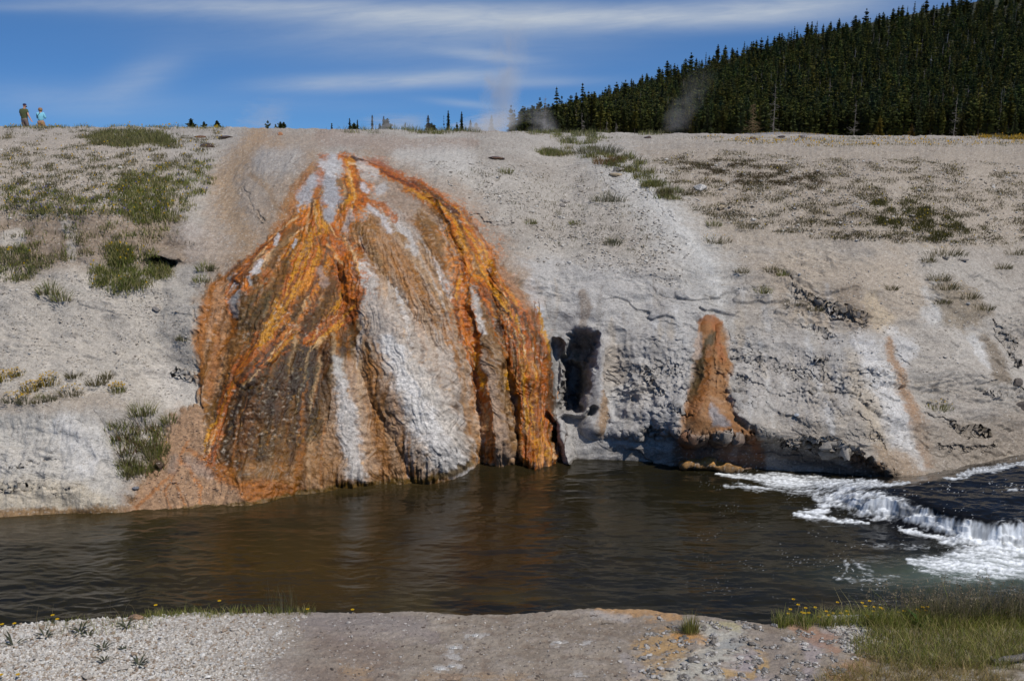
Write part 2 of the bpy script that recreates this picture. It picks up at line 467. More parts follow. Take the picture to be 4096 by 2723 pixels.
# plates, creases and swells of the bare rock
wx = X + .30 * fbm(X / 0.9, upm / 0.9, 3, 141); wy = upm + .30 * fbm(X / 0.9, upm / 0.9, 3, 142) + .22 * X
bare = steep * (1 - inM) * (1 - inN)
p1 = perlin(wx / 1.5, wy / 0.62, 143) + .25 * fbm(wx / .3, wy / .2, 3, 144); p2 = perlin(wx / 0.5, wy / 0.23, 145) + .25 * fbm(wx / .1, wy / .08, 3, 146)
mk1 = smooth(-.05, .4, fbm(X / 2.4, upm / 1.6, 2, 147)) * (.35 + .65 * smooth(2200, 2700, U)); mk2 = smooth(-.1, .35, fbm(X / 1.3, upm / 0.9, 2, 148)) * (.45 + .55 * smooth(2200, 2700, U))
d += bare * (0.055 * mk1 * smooth(-.05, .06, p1) + 0.022 * mk2 * smooth(-.07, .07, p2))
d -= bare * (0.035 * mk1 * smooth(.09, .0, np.abs(p1)) * smooth(0, .3, perlin(X / .8, upm / .8, 149)) + 0.012 * mk2 * smooth(.10, .0, np.abs(p2)))
d += bare * 0.20 * fbm(X / 2.6, upm / 1.7, 3, 150)
CREASE = bare * np.clip(mk1 * smooth(.07, .0, np.abs(p1)) * .8 + .5 * mk2 * smooth(.08, .0, np.abs(p2)), 0, 1)
pit = smooth(0, 1, np.clip((smooth(2380, 2450, U) - smooth(2640, 2760, U)) * (smooth(1300, 1400, V) - smooth(1690, 1780, V)), 0, 1))
d += -0.035 * pit * smooth(0.55, 0.1, cells(X / 0.3 + 0.3 * fbm(X / .3, upm / .3, 2, 2), upm / 0.5, 48)) - 0.02 * pit * smooth(0.5, 0.1, cells(X / 0.13, upm / 0.2, 49))
inS = smooth(0, 90, dM)
d += inS * smooth(700, 1000, V) * (0.028 * strk + 0.012 * strf + 0.02 * fbm(X / 0.35, upm / 0.45, 3, 51) + 0.022 * fbm(X / 0.11, upm / 0.12, 4, 50))
nod = smooth(0.55, 0.05, cells(X / 0.16 + 0.5 * fbm(X / 0.2, upm / 0.2, 2, 5), upm / 0.2, 52))
cur = smooth(1960, 2060, U) * inM * smooth(1250, 1400, V)      # curtain of hanging drips
d += cur * 0.07 * fbm(X / 0.10, upm / 0.9, 3, 53)
drip = inM * smooth(110, 10, vs[None, :] - V) * smooth(1100, 1300, U)
d += drip * 0.06 * fbm(X / 0.085, upm / 1.2, 3, 54) + 0.02 * drip
gr = (1 - steep) * (1 - inM)
d += gr * (0.012 * fbm(X / 0.12, Y / 0.25, 3, 55) + 0.03 * fbm(X / 0.5, Y / 1.0, 3, 56))
lowl = smooth(520, 420, U) * smooth(1620, 1700, V)
d += lowl * 0.05 * fbm(X / 0.22, upm / 0.9, 4, 58)
cz_ = smooth(2170, 2200, U) * (1 - smooth(2400, 2450, U)) * smooth(1300, 1350, V) * (1 - smooth(1650, 1690, V))
DISP = d * (1 - .75 * cz_)
# ------------------------------------------------------------------ mineral colours of the bank
Uf, Vf = (U + .5 * wu + 1.0 * su).ravel(), (V + .5 * wv + 1.0 * sv).ravel()
C = np.empty((V.size, 3), dtype=np.float32); WET = np.zeros(V.size, dtype=np.float32)
b1 = fbm(X / 2.2, upm / 2.2, 4, 61).ravel(); b2 = fbm(X / 0.5, upm / 0.4, 4, 62).ravel(); b3 = fbm(X / 0.13, upm / 0.13, 3, 63).ravel()
skf, stf = strk.ravel(), strf.ravel()


def mixc(mask, colour, wet=None):
    m = np.clip(mask, 0, 1).astype(np.float32)[:, None]
    C[:] = C * (1 - m) + np.asarray(colour, dtype=np.float32) * m
    if wet is not None:
        WET[:] = WET * (1 - m[:, 0]) + wet * m[:, 0]


def stroke(pts, colour, a=1.0, soft=0.45, rag=0.5, wet=None, nz=None):
    pad = 1.6 * max(p[2] for p in pts) + 20
    ix = bbox_idx(Uf, Vf, pts, pad)
    dd = line_rel(Uf[ix], Vf[ix], pts)
    nn = (0.6 * b2[ix] + 0.5 * b3[ix]) if nz is None else nz[ix]
    m = a * smooth(1 + soft, 1 - soft, dd + rag * nn)
    m = m.astype(np.float32)[:, None]
    C[ix] = C[ix] * (1 - m) + np.asarray(colour, dtype=np.float32) * m
    if wet is not None:
        WET[ix] = WET[ix] * (1 - m[:, 0]) + wet * m[:, 0]


def region(pts, colour, a=1.0, soft=30, rag=30, wet=None, nz=None):
    pad = soft + rag * 2 + 20
    ix = bbox_idx(Uf, Vf, pts, pad)
    dd = poly_dist(Uf[ix], Vf[ix], pts)
    nn = (0.7 * b1[ix] + 0.6 * b2[ix]) if nz is None else nz[ix]
    m = (a * smooth(-soft, soft, dd + rag * nn)).astype(np.float32)[:, None]
    C[ix] = C[ix] * (1 - m) + np.asarray(colour, dtype=np.float32) * m
    if wet is not None:
        WET[ix] = WET[ix] * (1 - m[:, 0]) + wet * m[:, 0]


A_ = alb
C[:] = A_(166, 159, 150)
mixc(0.7 * smooth(0.0, 0.7, b1), A_(180, 174, 166)); mixc(0.6 * smooth(0.0, 0.6, -b1), A_(150, 141, 131))
# left bank
region([(-450, 520), (330, 520), (700, 640), (760, 820), (560, 980), (300, 1060), (-450, 1080)], A_(176, 163, 147), .7, 80, 60)
region([(-450, 850), (250, 830), (700, 860), (820, 960), (780, 1050), (560, 1080), (300, 1080), (100, 1180), (-450, 1200)], A_(132, 112, 92), .75, 60, 90)
region([(-450, 1120), (300, 1080), (560, 1120), (820, 1140), (790, 1600), (560, 1640), (-450, 1640)], A_(181, 173, 162), .8, 60, 50)
stroke([(260, 880, 16), (290, 950, 26), (285, 1030, 20)], A_(178, 170, 160), .7)
stroke([(10, 940, 30), (60, 930, 35), (30, 1000, 20)], A_(190, 184, 174), .7)
stroke([(750, 930, 40), (820, 960, 50), (760, 1010, 30)], A_(176, 165, 156), .6)
region([(560, 1450), (700, 1440), (770, 1500), (760, 1590), (690, 1640), (600, 1560)], A_(196, 189, 180), .8, 25, 25)
region([(-450, 1660), (260, 1640), (430, 1700), (480, 1850), (500, 2060), (-450, 2090)], A_(188, 183, 175), .85, 30, 40)
stroke([(270, 1720, 50), (330, 1790, 80), (350, 1850, 60)], A_(206, 204, 202), .6, .9, .9)
region([(-450, 1560), (430, 1580), (520, 1640), (300, 1660), (-450, 1640)], A_(158, 144, 128), .6, 25, 30)
region([(-450, 1930), (250, 1925), (480, 1960), (500, 2070), (-450, 2100)], A_(186, 172, 148), .6, 25, 40)
stroke([(-450, 2078, 20), (0, 2060, 22), (300, 2052, 22), (520, 2045, 26)], A_(128, 96, 52), .9, .5, .7, wet=.6)
# runoff channel coming down from the flat
region([(880, 640), (1010, 525), (1300, 520), (1300, 600), (1180, 760), (1100, 900), (1000, 1010), (880, 1080), (790, 1040), (820, 820)], A_(158, 141, 124), .75, 40, 50)
stroke([(1030, 530, 30), (960, 640, 40), (890, 730, 45), (920, 850, 40), (1000, 980, 40), (960, 1040, 30)], A_(166, 139, 108), .7, .8, 1.5)
stroke([(1060, 520, 20), (1030, 560, 26), (1110, 580, 30)], A_(166, 138, 108), .6, .8, 1.5)
stroke([(1000, 700, 10), (1080, 760, 12), (1120, 850, 8)], A_(150, 126, 100), .7)
stroke([(1300, 545, 40), (1500, 570, 30), (1680, 590, 30), (1900, 570, 20)], A_(152, 132, 118), .6)
stroke([(1060, 640, 50), (1170, 650, 55), (1240, 680, 30)], A_(170, 166, 162), .6)
stroke([(1700, 640, 60), (1840, 640, 60), (1600, 620, 30)], A_(184, 180, 174), .7)
# right slopes
region([(2080, 1050), (2450, 1080), (2800, 1150), (2850, 1400), (2760, 1780), (2500, 1860), (2190, 1860), (2170, 1330)], A_(174, 171, 168), .85, 60, 70)
region([(2800, 560), (4540, 560), (4540, 1000), (3600, 1000), (2900, 980), (2660, 760), (2300, 600)], A_(158, 145, 129), .75, 50, 60)
stroke([(2340, 600, 40), (2470, 670, 75), (2590, 790, 90), (2700, 920, 95), (2800, 1060, 95), (2860, 1190, 90), (2880, 1290, 60)], A_(182, 180, 176), .75, .9, .8)
stroke([(2400, 620, 14), (2520, 700, 20), (2640, 830, 22), (2760, 960, 22), (2850, 1100, 22), (2880, 1200, 14)], A_(194, 192, 188), .7, .8, 1.1)
region([(2950, 1010), (3650, 1010), (3720, 1250), (3500, 1330), (3150, 1300)], A_(168, 154, 137), .8, 50, 60)
stroke([(3480, 1200, 30), (3540, 1290, 40), (3560, 1330, 26)], A_(186, 168, 142), .7)
stroke([(3400, 1180, 50), (3430, 1270, 50)], A_(140, 124, 106), .6)
region([(2900, 1330), (3500, 1330), (3500, 1560), (3300, 1700), (2950, 1660)], A_(170, 166, 162), .7, 40, 50)
stroke([(2115, 1130, 16), (2135, 1200, 24), (2160, 1280, 14)], A_(196, 198, 201), .9)
stroke([(2330, 1180, 14), (2345, 1240, 24), (2330, 1290, 14)], A_(128, 112, 96), .7)
stroke([(3440, 1370, 40), (3490, 1480, 75), (3540, 1600, 70), (3600, 1720, 50), (3660, 1830, 40)], A_(203, 201, 199), .85, .9, 1.3)
stroke([(3400, 1420, 26), (3430, 1560, 36), (3500, 1700, 30), (3540, 1800, 30)], A_(178, 162, 138), .6, .9, 1.2)
stroke([(3570, 1340, 40), (3630, 1400, 40), (3600, 1440, 30)], A_(194, 193, 192), .7)
stroke([(3548, 1360, 13), (3565, 1420, 18), (3600, 1490, 18), (3625, 1570, 24), (3650, 1640, 30), (3690, 1740, 26), (3720, 1850, 22)], A_(150, 115, 80), .85, .8, 1.1, wet=.4)
stroke([(3720, 1180, 40), (3770, 1230, 30), (3720, 1270, 40)], A_(190, 189, 187), .6)
stroke([(3880, 1300, 14), (3930, 1400, 26), (3960, 1460, 24)], A_(194, 192, 189), .8)
region([(3940, 1330), (4000, 1360), (4040, 1500), (4000, 1560), (3940, 1540), (3960, 1440)], A_(118, 104, 86), .8, 16, 20)
region([(3720, 1150), (3800, 1120), (3900, 1190), (3960, 1260), (3900, 1300), (3790, 1280)], A_(122, 106, 82), .7, 25, 35)
region([(3650, 1690), (4540, 1560), (4540, 1860), (3700, 1950)], A_(140, 128, 114), .7, 40, 60)
region([(3500, 1780), (3640, 1800), (3700, 1900), (3620, 1960), (3480, 1890)], A_(150, 128, 104), .7, 25, 30)
# stained undercut
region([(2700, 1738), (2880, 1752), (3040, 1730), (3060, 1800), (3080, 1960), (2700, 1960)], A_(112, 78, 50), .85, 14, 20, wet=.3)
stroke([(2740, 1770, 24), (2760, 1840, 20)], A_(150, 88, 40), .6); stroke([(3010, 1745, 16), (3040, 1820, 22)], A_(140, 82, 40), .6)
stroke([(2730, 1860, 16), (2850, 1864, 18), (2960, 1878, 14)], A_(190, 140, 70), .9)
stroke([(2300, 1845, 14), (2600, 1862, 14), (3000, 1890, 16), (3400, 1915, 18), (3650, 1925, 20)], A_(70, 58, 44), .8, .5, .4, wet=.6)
stroke([(3420, 1840, 26), (3520, 1890, 26)], A_(130, 96, 62), .7)
stroke([(2412, 1570, 16), (2420, 1650, 22), (2405, 1720, 20)], A_(140, 108, 70), .8)
# pitted brownish lumps beside the cave
region([(2400, 1360), (2500, 1380), (2520, 1480), (2450, 1560), (2400, 1500)], A_(160, 146, 130), .6, 25, 30)
# cave: shade of its interior darkened into the rock colour
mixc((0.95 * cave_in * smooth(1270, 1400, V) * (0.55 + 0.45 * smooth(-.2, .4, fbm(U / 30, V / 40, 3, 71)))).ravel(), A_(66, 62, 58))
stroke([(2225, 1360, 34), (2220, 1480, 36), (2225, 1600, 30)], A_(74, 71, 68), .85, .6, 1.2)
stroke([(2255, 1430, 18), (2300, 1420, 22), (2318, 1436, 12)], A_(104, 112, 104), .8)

# mineral veils washed straight down the grey face
rv_ = np.random.default_rng(77)
for _ in range(150):
    u0 = rv_.uniform(2080, 3380); v0 = rv_.uniform(1120, 1640); L = rv_.uniform(60, 260); sl_ = rv_.normal(.03, .06) + .25 * max(0, (u0 - 2900) / 600)
    cc_ = (A_(190, 189, 188), A_(182, 178, 172), A_(150, 144, 138), A_(170, 158, 142), A_(134, 128, 122))[int(rv_.integers(5))]
    w_ = rv_.uniform(5, 22); stroke([(u0, v0, w_ * .5), (u0 + sl_ * L * .5 + rv_.normal(0, 6), v0 + L * .5, w_), (u0 + sl_ * L, v0 + L, w_ * .5)], cc_, rv_.uniform(.25, .6), .8, 1.1)
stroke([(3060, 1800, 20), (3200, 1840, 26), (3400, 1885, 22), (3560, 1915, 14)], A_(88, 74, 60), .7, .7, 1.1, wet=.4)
stroke([(2460, 1800, 16), (2600, 1820, 22), (2700, 1830, 22)], A_(120, 110, 100), .6, .8, 1.2)
# ---- the mound
stroke([(1480, 630, 40), (1680, 735, 55), (1860, 830, 60), (1950, 960, 60), (2050, 1080, 55), (2120, 1200, 40)], A_(150, 126, 104), .6, .9, 1.0)
stroke([(1250, 650, 40), (1140, 850, 60), (1010, 995, 60), (880, 1085, 50), (800, 1200, 26)], A_(150, 126, 102), .6, .9, 1.0)
stroke([(720, 1640, 30), (640, 1770, 40), (560, 1920, 40), (510, 2040, 30)], A_(166, 142, 120), .5, .9, 1.0)
mM = inM.ravel()
mixc(mM, A_(126, 95, 60), wet=.55)
mixc(mM * smooth(0.0, 0.5, skf), A_(148, 119, 88)); mixc(mM * smooth(0.05, 0.55, -skf), A_(116, 78, 38))
mixc(mM * .6 * smooth(0.1, 0.6, stf), A_(166, 150, 134)); mixc(mM * .5 * smooth(0.1, 0.6, -stf), A_(112, 72, 32))
# pale pink-tan fields
region([(1420, 830), (1600, 860), (1820, 1050), (1860, 1250), (1780, 1300), (1640, 1150), (1500, 1050)], A_(142, 112, 78), .75, 40, 40, nz=skf)
region([(1450, 1180), (1560, 1120), (1800, 1300), (1900, 1480), (1920, 1800), (1880, 1860), (1700, 1900), (1560, 1700)], A_(174, 158, 142), .9, 30, 45, nz=skf)
stroke([(1600, 1080, 26), (1730, 1220, 30), (1820, 1400, 34), (1890, 1600, 36), (1930, 1820, 30)], A_(160, 112, 66), .85, .6, .8, wet=.7, nz=skf)
stroke([(1560, 960, 16), (1700, 1090, 20), (1800, 1230, 20)], A_(178, 150, 122), .6, .5, .6, nz=skf)
stroke([(1530, 1000, 16), (1640, 1130, 18), (1760, 1290, 18)], A_(132, 88, 46), .7, .5, .6, nz=skf)
region([(1280, 1480), (1480, 1450), (1560, 1640), (1680, 1900), (1300, 1950), (1100, 2000), (1180, 1800)], A_(160, 128, 98), .7, 40, 70, wet=.7, nz=skf)
# dark wet olive-brown field
region([(930, 1160), (1180, 1000), (1330, 1040), (1430, 1180), (1450, 1340), (1410, 1450), (1330, 1560), (1260, 1750), (1130, 1850), (950, 1890), (850, 1800), (880, 1640), (960, 1500), (1050, 1340)], A_(80, 54, 15), .95, 40, 70, wet=.7)
region([(1250, 1300), (1400, 1260), (1430, 1380), (1330, 1560), (1150, 1700), (960, 1740), (930, 1640), (1080, 1450)], A_(64, 42, 12), .75, 40, 80, wet=.7)
region([(1400, 850), (1500, 860), (1560, 950), (1500, 1000), (1420, 960)], A_(112, 78, 38), .7, 20, 30, wet=.8)
region([(1640, 900), (1820, 860), (1860, 1000), (1840, 1100), (1720, 1000)], A_(122, 92, 58), .7, 25, 30, wet=.6)
stroke([(1100, 1750, 70), (1200, 1850, 80), (1350, 1880, 60), (1480, 1880, 30)], A_(132, 92, 48), .6, .6, .6, wet=.8)
stroke([(1490, 1450, 18), (1500, 1650, 24), (1540, 1880, 26)], A_(138, 94, 50), .8, .5, .7, wet=.8, nz=skf)
stroke([(1560, 1500, 20), (1600, 1700, 26), (1640, 1890, 30)], A_(152, 108, 66), .6, .5, .7, wet=.7, nz=skf)
# left wall of the mound
region([(840, 1130), (930, 1110), (960, 1180), (930, 1350), (900, 1480), (850, 1590), (795, 1610), (785, 1400), (815, 1200)], A_(172, 128, 92), .85, 14, 20, nz=skf)
stroke([(850, 1130, 14), (825, 1230, 16), (805, 1380, 14), (795, 1560, 12)], A_(158, 100, 46), .85, .5, .6)
stroke([(915, 1180, 14), (930, 1270, 14), (930, 1340, 10)], A_(196, 112, 50), .85)
stroke([(870, 1330, 16), (860, 1450, 14), (830, 1580, 14)], A_(150, 96, 50), .7)
# apron at its foot
region([(505, 2060), (600, 1870), (670, 1740), (740, 1640), (800, 1620), (826, 1780), (880, 1880), (960, 1950), (1010, 2020), (900, 2100), (505, 2120)], A_(160, 131, 106), .95, 14, 24, wet=.15)
region([(790, 1850), (850, 1840), (960, 1910), (1100, 1920), (1230, 1950), (1150, 2000), (1010, 2030), (930, 1960)], A_(150, 92, 42), .9, 20, 30, wet=.6)
for pts in ([(755, 1770, 8), (700, 1880, 8), (620, 1960, 7), (540, 2030, 7)], [(720, 1840, 8), (760, 1880, 7), (800, 1960, 7), (800, 2020, 6)],
            [(700, 1890, 6), (660, 1960, 5), (680, 2040, 5)], [(760, 1800, 9), (850, 1870, 9), (930, 1930, 8), (1000, 2000, 8)], [(700, 1930, 5), (740, 2000, 6), (745, 2040, 5)]):
    stroke(pts, A_(164, 106, 56), .65, .7, .8, wet=.5)
stroke([(700, 1840, 22), (690, 1880, 22)], A_(140, 124, 112), .7); stroke([(760, 1850, 26), (840, 1900, 22)], A_(160, 142, 130), .6)
# thin rills: families of flow lines fanning down the mound
GUIDES = [[(1210, 880), (1100, 960), (960, 1090), (860, 1260), (815, 1440), (800, 1600)], [(1230, 880), (1150, 1050), (1030, 1280), (930, 1520), (870, 1740), (850, 1900)], [(1270, 880), (1230, 1080), (1130, 1330), (1050, 1560), (1000, 1780), (985, 1960)], [(1310, 880), (1310, 1100), (1260, 1330), (1220, 1560), (1190, 1780), (1180, 1970)],
          [(1345, 850), (1400, 1080), (1410, 1300), (1400, 1520), (1395, 1720), (1400, 1930)], [(1385, 820), (1490, 1050), (1550, 1280), (1590, 1520), (1610, 1720), (1620, 1920)], [(1430, 800), (1600, 1030), (1710, 1270), (1770, 1510), (1805, 1710), (1815, 1890)], [(1480, 770), (1690, 980), (1830, 1230), (1880, 1490), (1915, 1690), (1930, 1850)],
          [(1600, 740), (1800, 900), (1850, 1130), (1870, 1350), (1920, 1600), (1950, 1840)]]
GUIDES = np.array(GUIDES, dtype=float)
r_ = np.random.default_rng(404)


def strand(s, t0, t1, colour, a, w, wet=None, rag=.9):
    k = min(int(s), len(GUIDES) - 2); f = s - k; line = GUIDES[k] * (1 - f) + GUIDES[k + 1] * f
    tt_ = np.linspace(t0, t1, 9) * (len(line) - 1); i0 = np.minimum(tt_.astype(int), len(line) - 2); fr_ = (tt_ - i0)[:, None]
    P = line[i0] * (1 - fr_) + line[i0 + 1] * fr_; P[:, 0] += np.cumsum(r_.normal(0, 4.5, 9))
    ww = w * np.array([.5, .9, 1, 1.1, 1.1, 1, .9, .7, .3]) * r_.uniform(.7, 1.3, 9)
    stroke([(x, y, max(q, 1.6)) for (x, y), q in zip(P, ww)], colour, a, .6, rag, wet)


for _ in range(330):
    s = r_.uniform(0, 8); t0 = r_.uniform(0, .75); L = r_.uniform(.12, .4)
    if 5 < s < 7.3 and t0 > .25:
        c = (A_(192, 182, 172), A_(178, 164, 150), A_(204, 200, 196), A_(166, 140, 114), A_(150, 116, 82), A_(184, 172, 160))[int(r_.integers(6))]
    elif s < 4.2:
        c = (A_(70, 46, 14), A_(86, 54, 14), A_(150, 92, 30), A_(118, 80, 34), A_(176, 146, 112), A_(134, 84, 24))[int(r_.integers(6))]
    else:
        c = (A_(124, 84, 42), A_(150, 104, 58), A_(178, 152, 128), A_(104, 70, 34), A_(160, 116, 74), A_(188, 176, 164))[int(r_.integers(6))]
    strand(s, t0, min(1, t0 + L), c, r_.uniform(.35, .8), r_.uniform(4, 13), .6)
# white and grey crusts
region([(1470, 1200), (1560, 1180), (1740, 1360), (1850, 1580), (1890, 1830), (1740, 1890), (1600, 1700)], A_(182, 170, 158), .62, 30, 40, nz=skf)
region([(1340, 1420), (1420, 1440), (1470, 1640), (1500, 1890), (1360, 1920), (1330, 1700)], A_(176, 156, 138), .6, 24, 30, nz=skf)
stroke([(1255, 660, 12), (1190, 740, 22), (1140, 850, 26), (1090, 930, 24)], A_(150, 108, 66), .85, .5, .6, wet=.3)
region([(1300, 620), (1500, 625), (1560, 700), (1480, 740), (1380, 700), (1320, 690)], A_(184, 178, 172), .7, 14, 26)
region([(1320, 730), (1400, 700), (1400, 830), (1340, 860)], A_(112, 84, 54), .8, 16, 20, wet=.5)
region([(1440, 720), (1560, 710), (1680, 800), (1640, 880), (1500, 800)], A_(152, 138, 126), .75, 20, 30, wet=.3)
WHT, GRY = A_(206, 203, 200), A_(168, 166, 167)
for pts, c, a in (([(1330, 640, 24), (1310, 720, 26), (1330, 790, 34), (1310, 850, 26)], GRY, .95), ([(1270, 700, 14), (1225, 780, 26), (1205, 830, 20)], GRY, .9),
                  ([(1410, 1066, 30), (1450, 1110, 50), (1470, 1160, 36)], A_(198, 191, 184), .95), ([(1460, 1170, 40), (1500, 1260, 46), (1560, 1380, 50)], A_(166, 156, 147), .8),
                  ([(1550, 1360, 26), (1640, 1510, 56), (1720, 1650, 76), (1790, 1790, 84), (1815, 1860, 64)], WHT, .9), ([(1640, 1450, 24), (1740, 1580, 34), (1840, 1760, 36)], A_(186, 176, 164), .7),
                  ([(1345, 1440, 16), (1370, 1560, 30), (1395, 1700, 40), (1425, 1880, 36)], A_(192, 188, 184), .85), ([(1090, 1000, 14), (1020, 1060, 26), (950, 1120, 30), (940, 1190, 20)], A_(196, 191, 187), .9),
                  ([(930, 1180, 18), (940, 1260, 16)], A_(140, 136, 134), .8), ([(1500, 800, 16), (1580, 860, 26), (1660, 960, 26)], A_(160, 148, 138), .8), ([(1540, 740, 16), (1520, 760, 22)], A_(172, 168, 166), .8),
                  ([(1930, 1420, 20), (1950, 1560, 40), (1985, 1700, 50), (1995, 1840, 46)], A_(164, 142, 124), .9), ([(1890, 1150, 16), (1915, 1250, 18), (1930, 1330, 14)], A_(190, 184, 178), .85),
                  ([(1870, 1060, 14), (1890, 1040, 12)], A_(150, 140, 130), .8), ([(1960, 1070, 8), (1960, 1090, 8)], A_(180, 170, 160), .8), ([(1440, 800, 14), (1470, 830, 20), (1450, 870, 20)], A_(172, 160, 150), .7),
                  ([(1560, 850, 12), (1620, 940, 14), (1660, 1010, 12)], A_(186, 182, 178), .7), ([(1000, 1120, 10), (1010, 1160, 10)], A_(150, 148, 148), .8)):
    stroke(pts, c, a, .5, .9, wet=.15)
# the living orange mats
ORG, YEL, DEEP, RUST = A_(186, 106, 22), A_(194, 138, 38), A_(162, 88, 16), A_(142, 86, 32)
fine5 = fbm(X / 0.075, upm / 0.085, 3, 87).ravel(); nzs = 0.35 * stf + 0.6 * b2 + 0.8 * fine5
for pts, c, a in (([(1295, 630, 16), (1275, 720, 14), (1262, 800, 20), (1240, 850, 50), (1290, 900, 95), (1270, 1000, 120), (1200, 1150, 110), (1090, 1330, 80), (1010, 1430, 45), (950, 1520, 24), (900, 1610, 18), (860, 1740, 18), (835, 1860, 14)], DEEP, .9),
                  ([(1240, 850, 40), (1280, 900, 70), (1260, 990, 80), (1200, 1120, 60), (1130, 1260, 40), (1060, 1370, 26)], YEL, .8),
                  ([(1220, 860, 26), (1110, 950, 30), (1030, 1030, 30), (960, 1110, 24), (1000, 1170, 16)], ORG, .85), ([(1140, 880, 16), (1050, 990, 18), (930, 1090, 16), (850, 1130, 10)], RUST, .8),
                  ([(1330, 960, 40), (1380, 1060, 46), (1410, 1180, 40), (1390, 1250, 30), (1300, 1300, 22), (1220, 1370, 14)], DEEP, .9), ([(1330, 1000, 22), (1390, 1120, 20), (1400, 1200, 22)], ORG, .8),
                  ([(1250, 1090, 30), (1200, 1220, 30), (1140, 1340, 30)], A_(206, 130, 72), .55),
                  ([(1380, 640, 20), (1400, 700, 28), (1440, 760, 40), (1400, 820, 50), (1370, 880, 40)], ORG, .9), ([(1430, 760, 20), (1420, 810, 24)], YEL, .7),
                  ([(1440, 790, 16), (1530, 820, 16), (1580, 880, 12)], DEEP, .8), ([(1230, 700, 14), (1200, 780, 20), (1150, 880, 16)], A_(160, 104, 56), .8),
                  ([(1360, 630, 12), (1420, 650, 20), (1540, 680, 20), (1660, 740, 24), (1750, 800, 28), (1820, 850, 40), (1850, 930, 58), (1890, 1030, 78), (1960, 1130, 50), (2040, 1230, 44), (2110, 1330, 50)], ORG, .9),
                  ([(1400, 640, 10), (1540, 685, 11), (1660, 742, 14), (1750, 800, 16), (1815, 850, 22), (1850, 930, 36), (1890, 1020, 48), (1930, 1090, 28), (2000, 1190, 16), (2070, 1280, 14)], YEL, .95),
                  ([(1500, 640, 16), (1560, 680, 24), (1640, 730, 14)], A_(158, 92, 50), .85),
                  ([(1870, 1040, 30), (1850, 1140, 30), (1850, 1230, 34), (1870, 1330, 26), (1905, 1460, 20), (1935, 1600, 20), (1955, 1740, 16), (1960, 1840, 14)], ORG, .9),
                  ([(1900, 1120, 16), (1950, 1220, 14), (2030, 1330, 14), (2060, 1480, 14), (2080, 1620, 16)], DEEP, .85)):
    stroke(pts, c, a * (.8 if pts[0][1] < 700 else 1), .55, 1.2, wet=.8, nz=nzs)
CURT = [(2020, 1220), (2110, 1240), (2172, 1330), (2195, 1480), (2200, 1650), (2228, 1780), (2230, 1900), (2100, 1900), (2080, 1650), (2055, 1480), (2040, 1340)]
region(CURT, A_(156, 86, 22), .95, 14, 14, wet=.75)
vst = fbm(U / 11 + 0.2 * wu / 8, V / 260, 4, 81).ravel(); vst2 = fbm(U / 6, V / 150, 3, 82).ravel()
region(CURT, A_(70, 42, 14), .95, 6, 60, wet=.8, nz=1.6 * vst - .15)
region(CURT, A_(204, 146, 92), .8, 6, 60, wet=.6, nz=1.6 * vst2 - .6)
region([(2190, 1340), (2200, 1500), (2210, 1640), (2190, 1640), (2170, 1480)], A_(120, 84, 48), .7, 12, 12)
stroke([(1900, 930, 14), (1990, 1060, 20), (2080, 1180, 22), (2150, 1300, 18)], A_(156, 120, 94), .8)
stroke([(1960, 1110, 12), (2060, 1210, 12), (2150, 1330, 12)], A_(196, 106, 52), .7, .5, .8, wet=.6)

# broken threads along each stream: bright, deep and dark filaments side by side
STREAMS = [([(1262, 800, 24), (1250, 880, 70), (1275, 960, 105), (1230, 1090, 115), (1140, 1270, 90), (1050, 1390, 60), (960, 1510, 28), (900, 1620, 18), (860, 1740, 16), (835, 1860, 12)], 130), ([(1220, 860, 26), (1110, 950, 34), (1030, 1030, 34), (960, 1110, 26), (900, 1180, 20)], 36), ([(1330, 960, 50), (1390, 1070, 50), (1410, 1180, 40), (1360, 1270, 34), (1230, 1370, 20)], 46),
           ([(1380, 640, 20), (1410, 720, 34), (1430, 790, 48), (1370, 880, 46)], 30), ([(1400, 640, 16), (1540, 685, 18), (1660, 742, 22), (1750, 800, 26), (1820, 860, 40), (1860, 960, 70), (1910, 1060, 80), (2000, 1190, 60), (2110, 1330, 60)], 80),
           ([(1880, 1050, 40), (1850, 1180, 40), (1870, 1330, 34), (1905, 1460, 26), (1935, 1600, 24), (1958, 1740, 20), (1962, 1840, 14)], 50), ([(1920, 1120, 50), (2010, 1260, 60), (2060, 1400, 60), (2085, 1600, 40), (2110, 1830, 40)], 40), ([(2080, 1250, 70), (2120, 1400, 80), (2140, 1600, 70), (2160, 1840, 70)], 120)]
